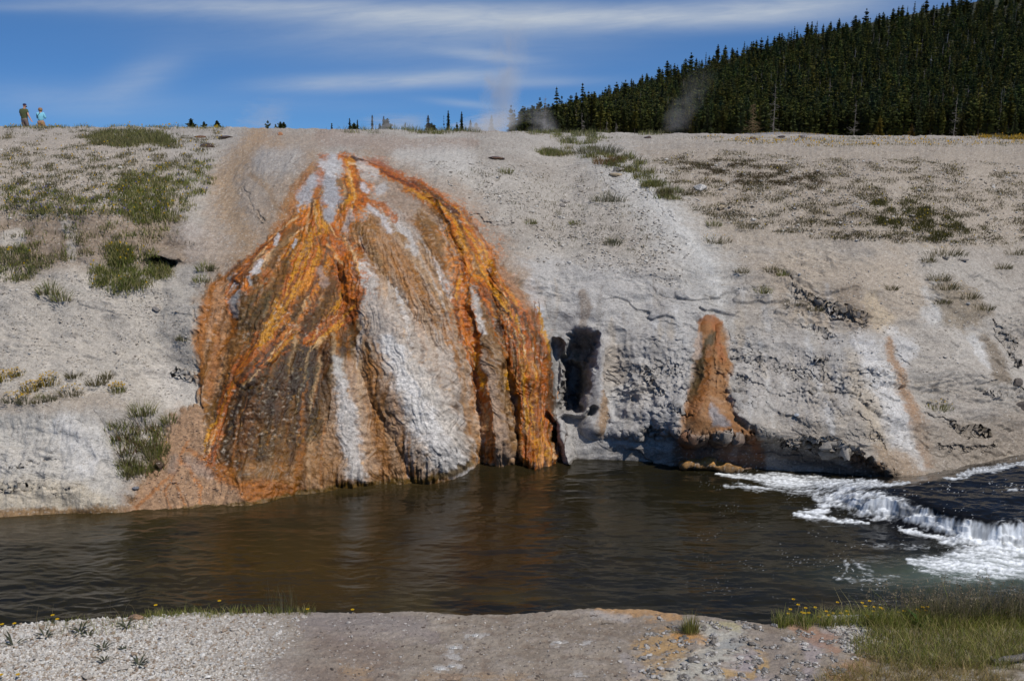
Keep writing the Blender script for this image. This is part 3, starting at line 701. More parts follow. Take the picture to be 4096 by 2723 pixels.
for line, n_ in STREAMS:
    L_ = np.array(line, dtype=float); cum = np.concatenate([[0], np.cumsum(np.hypot(*np.diff(L_[:, :2], axis=0).T))]); tot_ = cum[-1]
    nrm_ = np.gradient(L_[:, :2], axis=0); nrm_ /= np.linalg.norm(nrm_, axis=1, keepdims=True); nrm_ = np.stack([-nrm_[:, 1], nrm_[:, 0]], axis=1)
    for _ in range(n_):
        q0 = r_.uniform(-.05, .9) * tot_; q1 = q0 + r_.uniform(60, 260); q = np.clip(np.linspace(q0, q1, 8), 0, tot_)
        off = r_.uniform(-1.05, 1.05)
        px_ = np.interp(q, cum, L_[:, 0]); py_ = np.interp(q, cum, L_[:, 1]); w_ = np.interp(q, cum, L_[:, 2]); nx = np.interp(q, cum, nrm_[:, 0]); ny = np.interp(q, cum, nrm_[:, 1])
        o_ = off * w_ + np.cumsum(r_.normal(0, 2.5, 8))
        c = (YEL, ORG, DEEP, DEEP, DEEP, RUST, A_(72, 42, 10), A_(60, 38, 14), A_(96, 62, 22), A_(206, 170, 128), A_(122, 68, 14))[int(r_.integers(11))]
        ws = r_.uniform(2.2, 7.5)
        stroke([(a_ + nx_ * b_, d_ + ny_ * b_, max(1.5, ws * e_)) for a_, d_, nx_, ny_, b_, e_ in zip(px_, py_, nx, ny, o_, [.4, .8, 1, 1.1, 1, .9, .7, .4])], c, r_.uniform(.55, .95), .6, .9, wet=.75)
# wet dark hollows and bare crust showing through the left fan and the top
for pts, c, a in (([(1180, 900, 14), (1120, 980, 18), (1090, 1060, 16)], A_(96, 70, 40), .8), ([(1150, 1060, 22), (1080, 1180, 30), (1010, 1300, 30)], A_(92, 66, 28), .8), ([(1020, 1160, 14), (960, 1290, 20), (930, 1400, 18)], A_(110, 76, 34), .7), ([(1210, 1180, 14), (1180, 1270, 16)], A_(84, 56, 22), .8),
                  ([(1330, 1130, 16), (1300, 1220, 26), (1230, 1300, 24)], A_(80, 54, 20), .85), ([(1280, 1080, 12), (1300, 1130, 16)], A_(170, 150, 140), .6), ([(1045, 1050, 10), (1020, 1090, 14)], A_(196, 192, 190), .9), ([(1110, 940, 8), (1100, 970, 10)], A_(190, 188, 186), .8), ([(1180, 960, 7), (1176, 990, 8)], A_(176, 176, 178), .8),
                  ([(1290, 660, 22), (1340, 680, 30)], A_(178, 176, 176), .9), ([(1310, 740, 26), (1330, 800, 34), (1318, 860, 20)], A_(150, 150, 154), .95), ([(1250, 720, 20), (1215, 790, 28)], A_(158, 157, 160), .9), ([(1430, 660, 14), (1500, 690, 12)], A_(180, 176, 172), .8), ([(1450, 740, 14), (1470, 760, 12)], A_(176, 174, 176), .8), ([(1480, 830, 12), (1530, 880, 14), (1560, 930, 12)], A_(190, 186, 186), .8),
                  ([(1400, 850, 14), (1380, 920, 12)], A_(184, 180, 178), .6)):
    stroke(pts, c, a, .5, .9, wet=.3)
# curdled texture in the mats: dark gaps, pale crumbs
cd = smooth(0.12, 0.5, fbm(X / 0.14, upm / 0.16, 3, 83)).ravel(); cl = smooth(0.3, 0.6, fbm(X / 0.1, upm / 0.1, 3, 84)).ravel()
matm = WET * mM
mixc(.75 * matm * cd, A_(84, 52, 16)); mixc(.6 * matm * smooth(.25, .6, fine5) * smooth(.1, .4, -b2 + .3), A_(70, 46, 18)); mixc(.65 * matm * cl * smooth(-.3, .3, b1), A_(196, 184, 172)); mixc(.5 * matm * smooth(.2, .55, -fine5) * smooth(.0, .4, b2), A_(196, 150, 92))
fl = smooth(0.42, 0.62, fbm(X / 0.05, upm / 0.05, 2, 85)).ravel()
mixc(.5 * (1 - mM) * fl, A_(196, 190, 182)); mixc(.5 * (1 - mM) * smooth(.42, .62, fbm(X / 0.06, upm / 0.04, 2, 86)).ravel(), A_(110, 98, 86))
stroke([(505, 2060, 8), (780, 2030, 8), (1010, 2014, 10), (1220, 1968, 10), (1430, 1936, 12), (1640, 1922, 12), (1800, 1895, 12), (1880, 1850, 12)], A_(92, 72, 30), .85, .5, .5, wet=.8)
# ---- little cone
mN = inN.ravel()
mixc(mN, A_(152, 110, 70), wet=.25); mixc(.6 * mN * smooth(0, .4, b2), A_(142, 92, 44)); mixc(.5 * mN * smooth(.0, .4, -b2), A_(164, 136, 112)); mixc(.4 * mN * smooth(.1, .5, b3), A_(122, 84, 48))
stroke([(2860, 1300, 16), (2870, 1370, 16), (2895, 1430, 14)], A_(160, 96, 48), .7, wet=.5)
stroke([(2800, 1290, 12), (2850, 1280, 16), (2880, 1300, 10)], A_(140, 84, 34), .8, wet=.6)
stroke([(2852, 1330, 12), (2838, 1380, 18), (2815, 1450, 32), (2800, 1540, 34), (2785, 1590, 24)], A_(66, 50, 8), .95, .5, .7, wet=.6)
stroke([(2840, 1400, 14), (2835, 1480, 14), (2800, 1590, 24), (2770, 1660, 24)], A_(140, 84, 28), .7, .5, .6, wet=.6)
stroke([(2800, 1340, 12), (2790, 1420, 16)], A_(168, 152, 140), .8)
region([(2845, 1610), (2870, 1640), (2920, 1700), (2850, 1705), (2838, 1660)], A_(154, 148, 148), .9, 8, 8)
sat = np.clip(mM, 0, 1)[:, None]; lum = (C @ np.array([.3, .55, .15], dtype=np.float32))[:, None]
colourful = smooth(.06, .25, (C[:, :1] - C[:, 2:]) / (C[:, :1] + 1e-4) - .2)
C = np.maximum(C + sat * colourful * .12 * (C - lum), .003).astype(np.float32)
dk = (poly_dist(Uf, Vf, [(930, 1180), (1080, 1130), (1180, 1180), (1300, 1330), (1420, 1300), (1440, 1420), (1340, 1560), (1270, 1760), (1140, 1840), (960, 1880), (860, 1800), (890, 1640), (960, 1520), (1010, 1420)]) + 50 * (b1 + b2))
dk = smooth(-30, 60, dk) * (.75 + .6 * skf)
dk = np.clip(dk * (1 - .75 * smooth(.16, .30, C[:, 0])), 0, 1)[:, None].astype(np.float32)
C = C * (1 - dk * np.array([.50, .42, .52], dtype=np.float32))
# grain, grit and dark crevices at every scale
gA = fbm(X / 0.30, upm / 0.24, 4, 91, .7).ravel(); gB = fbm(X / 0.075, upm / 0.06, 3, 92, .7).ravel(); gC = ridged(X / 0.22 + .3 * fbm(X / .2, upm / .2, 2, 6), upm / 0.13, 3, 93).ravel()
amp = (0.6 + 0.4 * smooth(-.3, .3, fbm(X / 1.5, upm / 1.2, 2, 94)).ravel()) * (0.75 + 0.5 * mM)
C *= np.exp(amp * ((0.16 + .12 * mM) * gA + (0.22 + .2 * mM) * gB) - 0.03)[:, None].astype(np.float32)
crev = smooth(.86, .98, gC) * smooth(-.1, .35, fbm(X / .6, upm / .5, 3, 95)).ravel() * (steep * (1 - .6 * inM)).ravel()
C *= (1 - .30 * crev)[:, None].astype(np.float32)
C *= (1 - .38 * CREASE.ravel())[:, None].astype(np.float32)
C = np.clip(C, 0.004, 0.9)

# displacement and the two meshes that share the grid
P3 = P3 + N3 * DISP[..., None]
crest = P3[-1].copy()
DB = np.array([.4, 1.0, 2.0, 3.5, 5.5, 8.0, 12.0, 18.0, 26.0, 40.0, 60.0, 90.0])
back = []
azx = crest[:, 0] / crest[:, 1]
ker = np.hanning(61); ker /= ker.sum()
zs_ = np.convolve(np.pad(crest[:, 2], 30, mode='edge'), ker, 'valid'); ys_ = np.convolve(np.pad(crest[:, 1], 30, mode='edge'), ker, 'valid')
PLAIN = 5.9
for q in DB:
    t = smooth(0, 3, q)
    yy = crest[:, 1] * (1 - t) + ys_ * t + q; zz = np.maximum((crest[:, 2] * (1 - t) + zs_ * t) - (0.095 - 0.078 * smooth(330, 640, U1)) * q, PLAIN - 0.02 * q)
    back.append(np.stack([azx * yy, yy, zz], axis=-1))
back = np.array(back)
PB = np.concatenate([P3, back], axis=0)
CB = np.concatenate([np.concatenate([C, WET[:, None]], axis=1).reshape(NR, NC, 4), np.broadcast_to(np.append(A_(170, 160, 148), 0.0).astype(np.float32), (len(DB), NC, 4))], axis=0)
NB = grid_normals(PB)
Q = grid_quads(PB.shape[0], NC)
fm = np.zeros((PB.shape[0] - 1, NC - 1), dtype=bool)
fm[:NR - 1] = (dM[:-1, :-1] > 0)
fm = fm.ravel()
M_BANK = ground_mat('sinter_rock')
M_MOUND = ground_mat('wet_sinter_mats', 1.0, 0.012, 0.4)


def part_of_grid(name, sel, mat):
    q = Q[sel]; used, inv = np.unique(q, return_inverse=True)
    return mesh_np(name, PB.reshape(-1, 3)[used], quads=inv.reshape(-1, 4), col=CB.reshape(-1, 4)[used], mat=mat, normals=NB.reshape(-1, 3)[used])


def ground_back(u, Y):
    ci = int(np.clip(round((u - U1[0]) / DU), 0, NC - 1)); return float(np.interp(Y, back[:, ci, 1], back[:, ci, 2], right=PLAIN - .25))


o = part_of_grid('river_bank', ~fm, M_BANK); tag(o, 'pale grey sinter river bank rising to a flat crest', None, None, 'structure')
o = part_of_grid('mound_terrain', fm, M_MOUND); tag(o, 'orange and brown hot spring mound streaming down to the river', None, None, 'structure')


def bank(u, v):
    """points of the finished bank surface under photo pixels (u, v)"""
    u = np.atleast_1d(np.asarray(u, dtype=float)); v = np.atleast_1d(np.asarray(v, dtype=float))
    ci = np.clip(np.round((u - U1[0]) / DU).astype(int), 0, NC - 1)
    w = (vs[ci] - v) / (vs[ci] - vc[ci])
    ri = np.clip(np.round(NSUB + w * (NROW - 1)).astype(int), NSUB, NR - 1)
    return P3[ri, ci], N3[ri, ci]
# ------------------------------------------------------------------ the river
UW = np.arange(-420, 4540, 3.0); VW = np.concatenate([np.arange(1740, 2520, 2.2), np.arange(2530, 3100, 30)])
UU, VV = np.meshgrid(UW, VW)
wu2 = 20 * fbm(UU / 90, VV / 45, 3, 101); wv2 = 9 * fbm(UU / 90, VV / 45, 3, 102)
su2 = 7 * fbm(UU / 26, VV / 10, 3, 103); sv2 = 4 * fbm(UU / 26, VV / 10, 3, 104)
Uq, Vq = UU + wu2 + su2, VV + wv2 + sv2
# upstream water stands higher: a dark smooth tongue that breaks over a ledge
edge = np.interp(UU, [3100, 3260, 3420, 3560, 3700, 3850, 4000, 4200, 4600], [1950, 1985, 1985, 1990, 2020, 2065, 2090, 2105, 2130])
low = np.interp(UU, [3100, 3260, 3420, 3560, 3700, 3850, 4000, 4200, 4600], [2010, 2060, 2085, 2105, 2150, 2190, 2210, 2225, 2240])
zr = 0.48 * (1 - smooth(0, 1, (VV + 0.6 * wv2 - edge + 40) / (low - edge + 55))) * smooth(3180, 3560, UU + wu2)
zr *= smooth(1880, 1935, VV - np.interp(UU, [3100, 3700, 4100, 4600], [20, 0, -75, -120]))
YW = (EYE - zr) / -phi_of(VV)
for r in range(len(VW) - 2, -1, -1):           # rows run from far to near: keep depth growing with distance
    YW[r] = np.maximum(YW[r], YW[r + 1] + 0.002)
XW = (UU - CX) / F * YW / (CP + (CY - VV) / F * SP)
ZW = zr.copy()
# ripples: wind-driven on the left, rolling water on the right
wl = smooth(1700, 300, UU) * smooth(2060, 2200, VV)
rip = 0.5 * perlin(XW / 0.62 + 0.5 * fbm(XW / 1.5, YW / 1.5, 2, 7), (YW + 0.10 * XW + .2 * fbm(XW / .9, YW / .9, 2, 8)) / 0.135, 111) + 0.5 * perlin(XW / 0.40, (YW - 0.06 * XW + .2 * fbm(XW / .7, YW / .7, 2, 9)) / 0.10, 112)
swl = fbm(XW / 1.6, YW / 0.55, 4, 113)
fine = fbm(XW / 0.35, YW / 0.16, 4, 114)
calm = 0.55 + 0.45 * smooth(-.3, .4, fbm(XW / 4, YW / 2, 2, 115))
ZW += (0.019 * rip * (0.30 + 0.70 * wl) + 0.034 * swl + 0.0075 * fine) * calm
rough = smooth(3000, 3700, UU) * (1 - smooth(2350, 2480, VV))
ZW += rough * (0.03 * fbm(XW / 0.8, YW / 0.4, 4, 116) + 0.01 * fbm(XW / .25, YW / .12, 3, 117))
# colours
CW = np.empty((UU.size, 4), dtype=np.float32); CW[:] = (*[0.0145, 0.0125, 0.006], 0.0)
bu, bv, bw_ = Uq.ravel(), Vq.ravel(), None
pat = fbm(XW / 1.3, YW / 0.9, 4, 121).ravel(); pat2 = fbm(XW / 0.4, YW / 0.3, 3, 122).ravel()
fl1 = XW * .95 - YW * .3; fl2 = YW * .95 + XW * .3
fz = fbm(fl1 / 0.55, fl2 / 0.10, 4, 123).ravel(); fz2 = fbm(XW / 0.09, YW / 0.05, 3, 124).ravel(); fz3 = fbm(XW / 0.9, YW / 0.22, 3, 125).ravel()


def wmix(m, c):
    c = [0.95 * q for q in c]
    m = np.clip(m, 0, 1).astype(np.float32)[:, None]
    CW[:, :3] = CW[:, :3] * (1 - m) + np.array(c, dtype=np.float32) * m


uu, vv = UU.ravel(), VV.ravel()
brown = np.exp(-((bu - 1150) / 560) ** 2 - ((bv - 2260) / 150) ** 2)
wmix(.9 * brown, (0.042, 0.026, 0.0055)); wmix(.6 * np.exp(-((bu - 1900) / 420) ** 2 - ((bv - 2150) / 200) ** 2), (0.034, 0.018, 0.006))
wmix(.7 * np.exp(-((bu - 1850) / 420) ** 2 - ((bv - 2410) / 50) ** 2) * smooth(-.5, .3, pat), (0.06, 0.042, 0.009))
wmix(.5 * np.exp(-((bu - 2600) / 500) ** 2 - ((bv - 2150) / 140) ** 2), (0.022, 0.018, 0.008))
wmix(.45 * smooth(.1, .6, pat), (0.028, 0.019, 0.006)); wmix(.5 * smooth(.1, .6, -pat), (0.006, 0.006, 0.005))
wmix(.7 * smooth(90, 0, vv - np.interp(uu, SHORE[:, 0], SHORE[:, 1])) * smooth(2500, 1500, uu), (0.05, 0.034, 0.012))
wmix(.8 * np.exp(-((bu - 100) / 260) ** 2 - ((bv - 2130) / 50) ** 2), (0.06, 0.047, 0.03))  # pale reflection and steam painted into the water colour at the far left
wmix(.85 * smooth(3350, 3600, bu) * smooth(2250, 2100, bv), (0.006, 0.006, 0.007))
grn = np.exp(-((bu - 3900) / 420) ** 2 - ((bv - 2300) / 60) ** 2); wmix(.8 * grn, (0.10, 0.13, 0.10))
FOAM = np.zeros(UU.size, dtype=np.float32)


def foam(pts, a=1.0, soft=.6, rag=1.0, base=0.0):
    ix = bbox_idx(bu, bv, pts, 1.8 * max(p[2] for p in pts) + 10)
    d_ = line_rel(bu[ix], bv[ix], pts) 
    m = a * smooth(1.7, .2, d_ - .6 * base)
    FOAM[ix] = np.maximum(FOAM[ix], m)


foam([(2860, 1897, 5), (2980, 1906, 12), (3100, 1920, 22), (3240, 1932, 26), (3400, 1938, 22), (3560, 1935, 9), (3640, 1932, 4)], 1.0, .5, .9, .25)
foam([(2900, 1938, 8), (3000, 1950, 12), (3200, 1958, 20), (3300, 1970, 20)], .6, .7, 1.7)
foam([(3260, 1975, 14), (3300, 2030, 30), (3270, 2055, 26), (3180, 2060, 10)], .9, .6, 1.7)
foam([(3300, 1990, 30), (3400, 2000, 54), (3500, 2016, 58), (3600, 2035, 46), (3700, 2070, 34), (3800, 2110, 36), (3900, 2120, 44), (4020, 2130, 50), (4400, 2160, 50)], .95, .7, 1.6, -.1)
foam([(3540, 2040, 20), (3640, 2062, 26), (3760, 2098, 30), (3840, 2120, 34), (3960, 2140, 50), (4100, 2170, 60), (4500, 2190, 60)], 1.0, .6, 1.1, .1)
foam([(3180, 2058, 7), (3290, 2068, 10), (3390, 2084, 9), (3480, 2092, 7)], 1, .6, 1.2); foam([(3500, 2072, 12), (3600, 2066, 10)], .8, .6, 1.2)
foam([(3600, 2115, 8), (3700, 2140, 12), (3780, 2160, 16), (3880, 2165, 20), (4000, 2190, 40), (4400, 2200, 40)], 1, .6, 1.2)
foam([(3640, 2245, 10), (3740, 2250, 30), (3860, 2245, 54), (3980, 2235, 72), (4100, 2230, 84), (4500, 2220, 88)], .95, .8, 1.2, .1)
foam([(3700, 2275, 26), (3850, 2290, 44), (4000, 2280, 50), (4200, 2270, 50)], .55, .9, 1.2)
foam([(3345, 2310, 7), (3400, 2318, 11), (3500, 2314, 12), (3600, 2300, 8)], .5, .7, 1.3); foam([(3380, 2240, 6), (3385, 2290, 9), (3360, 2320, 8)], .4, .7, 1.5); foam([(3420, 2255, 18), (3480, 2290, 18)], .35, .7, 2.0)
foam([(3830, 1898, 10), (3920, 1884, 14), (4000, 1872, 14), (4060, 1855, 9), (4400, 1810, 12)], .9, .6, 1.3); foam([(3780, 1912, 5), (3860, 1912, 6)], .7)
foam([(4030, 1960, 12), (4060, 1955, 12)], .6, .6, 1.6); foam([(3500, 2185, 8), (3600, 2180, 10), (3710, 2188, 8)], .4, .6, 1.8)
foam([(1936, 1834, 12), (1950, 1848, 10)], .8)
# stray bubbles
bub = smooth(0.62, 0.72, fbm(XW / 0.05, YW / 0.05, 2, 127).ravel()) * smooth(2500, 3700, uu) * smooth(.0, .5, fbm(XW / .7, YW / .7, 2, 128).ravel())
BUB = bub * smooth(2500, 2300, vv)
fz4 = fbm(XW / 0.055, YW / 0.04, 2, 129).ravel(); milk = FOAM.copy()
nf = .62 * fz + .42 * fz2 + .26 * fz4 + .25 * fz3
FOAM = np.clip(smooth(.02, .3, milk) * smooth(-.34, .62, FOAM - .55 + .66 * nf) * (.62 + .38 * smooth(-.35, .35, fz + .6 * fz2)) , 0, 1)
wmix(.55 * smooth(.3, 1, milk) * smooth(2140, 2230, vv), (.16, .19, .18))
FOAM = np.maximum(FOAM, .6 * BUB); CW[:, 3] = FOAM
ZW += (FOAM * (0.012 + 0.018 * np.clip(fz2, -.6, 1))).reshape(UU.shape)
m, nt, b, out = new_mat('river_water')
at_ = nd(nt, 'ShaderNodeAttribute', attribute_name='Col'); tc = nd(nt, 'ShaderNodeTexCoord')
mp = nd(nt, 'ShaderNodeMapping'); mp.inputs['Scale'].default_value = (1.0, 2.4, 1.0); nt.links.new(tc.outputs['Object'], mp.inputs['Vector'])
n1 = noise(nt, mp.outputs[0], 5.0, 5, 0.6, 0.6); n2 = noise(nt, mp.outputs[0], 22.0, 3, 0.5)
nb = bump(nt, n1, 0.006, 0.8); nb = bump(nt, n2, 0.0008, 0.8, nb)
nt.links.new(nb, b.inputs['Normal'])
fo = at_.outputs['Alpha']
mx = nd(nt, 'ShaderNodeMix', data_type='RGBA'); nt.links.new(fo, mx.inputs['Factor']); nt.links.new(at_.outputs['Color'], mx.inputs['A']); mx.inputs['B'].default_value = (.76, .79, .82, 1)
nt.links.new(mx.outputs['Result'], b.inputs['Base Color'])
nt.links.new(ramp(nt, fo, 0.0, 0.6, 0.05, 0.6), b.inputs['Roughness']); b.inputs['IOR'].default_value = 1.333
M_WATER = m
o = mesh_np('river_water', np.stack([XW, YW, ZW], axis=-1).reshape(-1, 3), quads=grid_quads(len(VW), len(UW))[:, ::-1], col=CW, mat=M_WATER)
tag(o, 'dark brown rippled river with white water at its upstream end', None, None, 'structure')

# ------------------------------------------------------------------ the near bank
NE = np.array([(-600, 2520), (0, 2500), (174, 2487), (347, 2474), (573, 2464), (833, 2450), (1111, 2445), (1459, 2449), (1667, 2445), (1840, 2458), (2084, 2454), (2257, 2440),
               (2350, 2433), (2483, 2436), (2600, 2440), (2674, 2450), (2813, 2462), (2952, 2480), (3091, 2496), (3300, 2500), (3600, 2494), (4096, 2486), (4700, 2480)], dtype=float)
UN = np.arange(-300, 4420, 3.0); ve = np.interp(UN, NE[:, 0], NE[:, 1]) + 3.5 * fbm(UN / 40, UN * 0, 4, 131)
WN = np.linspace(0, 1, 150)
VN = ve[None, :] + WN[:, None] * (2860 - ve)[None, :]; UNN = np.broadcast_to(UN[None, :], VN.shape).copy()
YN = 2.708 / (-phi_of(VN) - 0.12)
XN = (UNN - CX) / F * YN / (CP + (CY - VN) / F * SP); ZN = EYE + phi_of(VN) * YN
g1 = fbm(XN / 0.7, YN / 0.5, 4, 132); g2 = fbm(XN / 0.12, YN / 0.10, 4, 133); g3 = fbm(XN / 0.03, YN / 0.03, 3, 134)
chip = smooth(0.5, 0.1, cells(XN / 0.028 + .5 * g3, YN / 0.024, 135)) ; chip2 = smooth(0.5, 0.12, cells(XN / 0.05, YN / 0.045, 136))
gl = np.clip(smooth(1350, 600, UNN + 260 * g1 + 120 * g2), 0, 1)
ZN = ZN + 0.018 * g1 + 0.008 * g2 + gl * (0.012 * chip + 0.010 * chip2 - 0.008) + 0.003 * g3
CN = np.empty((VN.size, 4), dtype=np.float32); CN[:] = (*A_(146, 134, 120), 0.12)
nu, nv = (UNN + 30 * g2 + 50 * g1).ravel(), (VN + 10 * g2 + 14 * g1).ravel()
h1, h2, h3 = g1.ravel(), g2.ravel(), g3.ravel()


def nmix(m, c, wet=None):
    m = np.clip(m, 0, 1).astype(np.float32)[:, None]
    CN[:, :3] = CN[:, :3] * (1 - m) + np.asarray(c, dtype=np.float32) * m
    if wet is not None: CN[:, 3] = CN[:, 3] * (1 - m[:, 0]) + wet * m[:, 0]


def nstroke(pts, c, a=1.0, soft=.5, rag=.6, wet=None):
    d_ = line_rel(nu, nv, pts); nmix(a * smooth(1 + soft, 1 - soft, d_ + rag * (h2 + .6 * h3)), c, wet)


nmix(.6 * smooth(0, .5, h1), A_(160, 149, 135)); nmix(.6 * smooth(0, .5, -h1), A_(128, 114, 98)); nmix(.5 * smooth(.1, .6, h2), A_(164, 152, 142))
nmix(.45 * smooth(.1, .5, -h2), A_(118, 98, 82))
nstroke([(1300, 2560, 60), (1500, 2640, 90), (1500, 2760, 90), (1100, 2700, 60)], A_(124, 106, 94), .6, .9); nstroke([(1250, 2480, 50), (1500, 2500, 60), (1700, 2520, 40)], A_(140, 130, 126), .7, .8)
nstroke([(2400, 2442, 14), (2520, 2446, 16), (2650, 2458, 16), (2720, 2470, 10)], A_(178, 138, 92), .8); nstroke([(2380, 2460, 16), (2500, 2466, 14)], A_(172, 164, 158), .7)
nstroke([(2560, 2580, 30), (2650, 2560, 40), (2700, 2620, 50), (2620, 2680, 50), (2540, 2740, 40)], A_(178, 144, 96), .8, .9, 1.4)
nstroke([(2700, 2540, 16), (2780, 2550, 20), (2860, 2570, 10)], A_(188, 138, 76), .85, .9, 1.3); nstroke([(2500, 2630, 20), (2530, 2680, 30), (2560, 2720, 30)], A_(156, 148, 144), .7)
nstroke([(2830, 2510, 24), (2920, 2560, 50), (2880, 2620, 60), (2760, 2680, 60), (2700, 2750, 80)], A_(188, 184, 172), .8, .9, 1.6, wet=.35)
nstroke([(2860, 2580, 14), (2960, 2570, 18)], A_(148, 150, 150), .6); nstroke([(2840, 2490, 12), (2940, 2500, 16)], A_(178, 168, 128), .7)
nstroke([(3000, 2640, 40), (2960, 2700, 50), (3050, 2760, 60)], A_(166, 154, 152), .9, .6, .4, wet=.4); nstroke([(3040, 2600, 14), (3060, 2660, 14), (3000, 2700, 14), (2900, 2690, 16)], A_(184, 150, 96), .8)
nstroke([(3250, 2580, 40), (3300, 2540, 30), (3230, 2660, 30), (3200, 2740, 40)], A_(164, 152, 150), .8, .5, .4, wet=.35); nstroke([(3160, 2500, 20), (3240, 2530, 30), (3330, 2570, 30), (3350, 2600, 20)], A_(160, 126, 104), .85)
nstroke([(3320, 2700, 26), (3450, 2650, 40), (3540, 2660, 40), (3400, 2740, 40)], A_(160, 124, 88), .8, .9, 1.2); nstroke([(3080, 2560, 40), (3120, 2640, 50), (3060, 2600, 30)], A_(140, 128, 118), .7)
nstroke([(3350, 2510, 20), (3450, 2500, 30), (3520, 2520, 26), (3420, 2560, 36), (3400, 2590, 20)], A_(204, 200, 194), .95); nstroke([(3780, 2510, 20), (3900, 2515, 26), (4080, 2520, 26)], A_(186, 178, 168), .9)
nstroke([(3600, 2600, 40), (3700, 2630, 40), (3560, 2630, 30)], A_(180, 174, 166), .8)
gmask = smooth(3380, 3560, nu) * smooth(2505, 2540, nv); nmix(.8 * gmask, A_(138, 126, 106)); nmix(.7 * gmask * smooth(.0, .4, h2), A_(176, 168, 156)); nmix(.6 * gmask * smooth(.0, .4, -h2), A_(96, 84, 60))
nmix(gl.ravel() * .92, A_(186, 180, 172)); nmix((gl * smooth(.3, .8, chip)).ravel() * .9, A_(222, 219, 214)); nmix((gl * smooth(.35, .1, chip) * smooth(-.2, .3, -g2)).ravel() * .6, A_(136, 118, 100))
nmix(.5 * smooth(1500, 2300, nu) * smooth(.45, .65, h3), A_(104, 92, 84)); nmix(.35 * smooth(.5, .7, -h3), A_(196, 188, 180))
nstroke([(1400, 2700, 26), (1500, 2690, 14)], A_(172, 142, 106), .5, .9, 1.5); nstroke([(1700, 2710, 20), (1850, 2700, 10), (2100, 2710, 14)], A_(170, 142, 110), .5, .9, 1.5)
for u_, v_, r_ in ((1900, 2545, 26), (1820, 2588, 22), (1800, 2620, 30), (1770, 2668, 26), (1815, 2658, 14), (2220, 2566, 20), (2340, 2568, 10), (2310, 2690, 16)):
    nstroke([(u_ - r_, v_ + 3, 9), (u_ + r_, v_, 9)], A_(196, 193, 190), .6, .9, 1.8)
dr = np.array([.02, .06, .12, .3, .7, 1.4, 2.4]); dz = np.array([-.012, -.06, -.18, -.55, -1.3, -2.3, -3.6])
right = smooth(2950, 3300, UN)
sk = []
for q, z in zip(dr, dz):
    yy = YN[0] + q * (1 + right * .6); sk.append(np.stack([XN[0] / YN[0] * yy, yy, ZN[0] + z * (1 - .45 * right)], axis=-1))
PN = np.concatenate([np.array(sk[::-1]), np.stack([XN, YN, ZN], axis=-1)], axis=0)
CNF = np.concatenate([np.broadcast_to(CN.reshape(*VN.shape, 4)[0], (len(dr), len(UN), 4)), CN.reshape(*VN.shape, 4)], axis=0)
M_NEAR = ground_mat('near_sinter', 3.2, 0.004, 0.4)
o = mesh_np('near_bank_ground', PN.reshape(-1, 3), quads=grid_quads(PN.shape[0], len(UN))[:, ::-1], col=CNF.reshape(-1, 4), mat=M_NEAR)
tag(o, 'near bank of grey sinter crust with white gravel at its downstream end', None, None, 'structure')


def near(u, v):
    u = np.atleast_1d(np.asarray(u, dtype=float)); v = np.atleast_1d(np.asarray(v, dtype=float))
    ci = np.clip(np.round((u - UN[0]) / 3.0).astype(int), 0, len(UN) - 1)
    ri = np.clip(np.round((v - ve[ci]) / (2860 - ve[ci]) * (len(WN) - 1)).astype(int), -len(dr), len(WN) - 1)
    return PN[ri + len(dr), ci]
# ------------------------------------------------------------------ plain and forested hill
def hill_z(x, y):
    az = x / y
    top = np.interp(az, [-.2, .0, .03, .06, .10, .15, .22, .30, .40, .52, .7], [0, 0, 4, 10, 17.5, 26, 38, 49, 59, 70, 79])
    t = np.clip((y - 285) / 250, 0, 1.15)
    return PLAIN - .25 + top * t ** 1.15 * 1.0


gy = np.concatenate([np.linspace(66, 280, 30), np.linspace(288, 600, 60), np.linspace(640, 1000, 8), [2000, 5000]]); gx = np.linspace(-1.1, 1.1, 200)
GX = gx[None, :] * gy[:, None]; GY = np.broadcast_to(gy[:, None], GX.shape)
GZ = hill_z(GX, GY) + 0.25 * fbm(GX / 30, GY / 30, 3, 201) * smooth(90, 200, GY)
GZ = np.where(GY > 640, np.minimum(GZ, GZ * 0 + PLAIN + 60 * smooth(.0, .4, gx[None, :]) * (1 - smooth(640, 1000, GY))), GZ)
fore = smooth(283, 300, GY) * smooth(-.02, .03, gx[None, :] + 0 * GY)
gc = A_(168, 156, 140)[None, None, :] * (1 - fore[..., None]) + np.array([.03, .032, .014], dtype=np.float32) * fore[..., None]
M_PLAIN = ground_mat('plain_soil', 0.1, 0.05, 0.3)
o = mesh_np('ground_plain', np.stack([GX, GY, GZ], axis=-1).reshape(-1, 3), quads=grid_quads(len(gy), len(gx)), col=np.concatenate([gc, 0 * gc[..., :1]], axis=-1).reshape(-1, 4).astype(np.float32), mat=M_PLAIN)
tag(o, 'flat pale plain behind the bank rising into a wooded hill', None, None, 'structure')
# low sinter swell in front of the forest, behind the crest
sx_ = np.linspace(9, 36, 90); sy_ = np.linspace(66, 96, 30); SX, SY = np.meshgrid(sx_, sy_)
SZ = PLAIN - .1 + (1.02 * np.exp(-((SX - 22) / 7.5) ** 2 - ((SY - 80) / 8) ** 2)) + .06 * fbm(SX / 2, SY / 2, 3, 202)
sc_ = np.broadcast_to(A_(168, 150, 122), SX.shape + (3,)).reshape(-1, 3) * (1 + .2 * fbm(SX / 1, SY / 1, 3, 203)).reshape(-1, 1)
o = mesh_np('hill_of_sinter', np.stack([SX, SY, SZ], axis=-1).reshape(-1, 3), quads=grid_quads(30, 90), col=sc_.astype(np.float32), mat=M_PLAIN); tag(o, 'low sinter swell in front of the forest edge', None, None, 'structure')

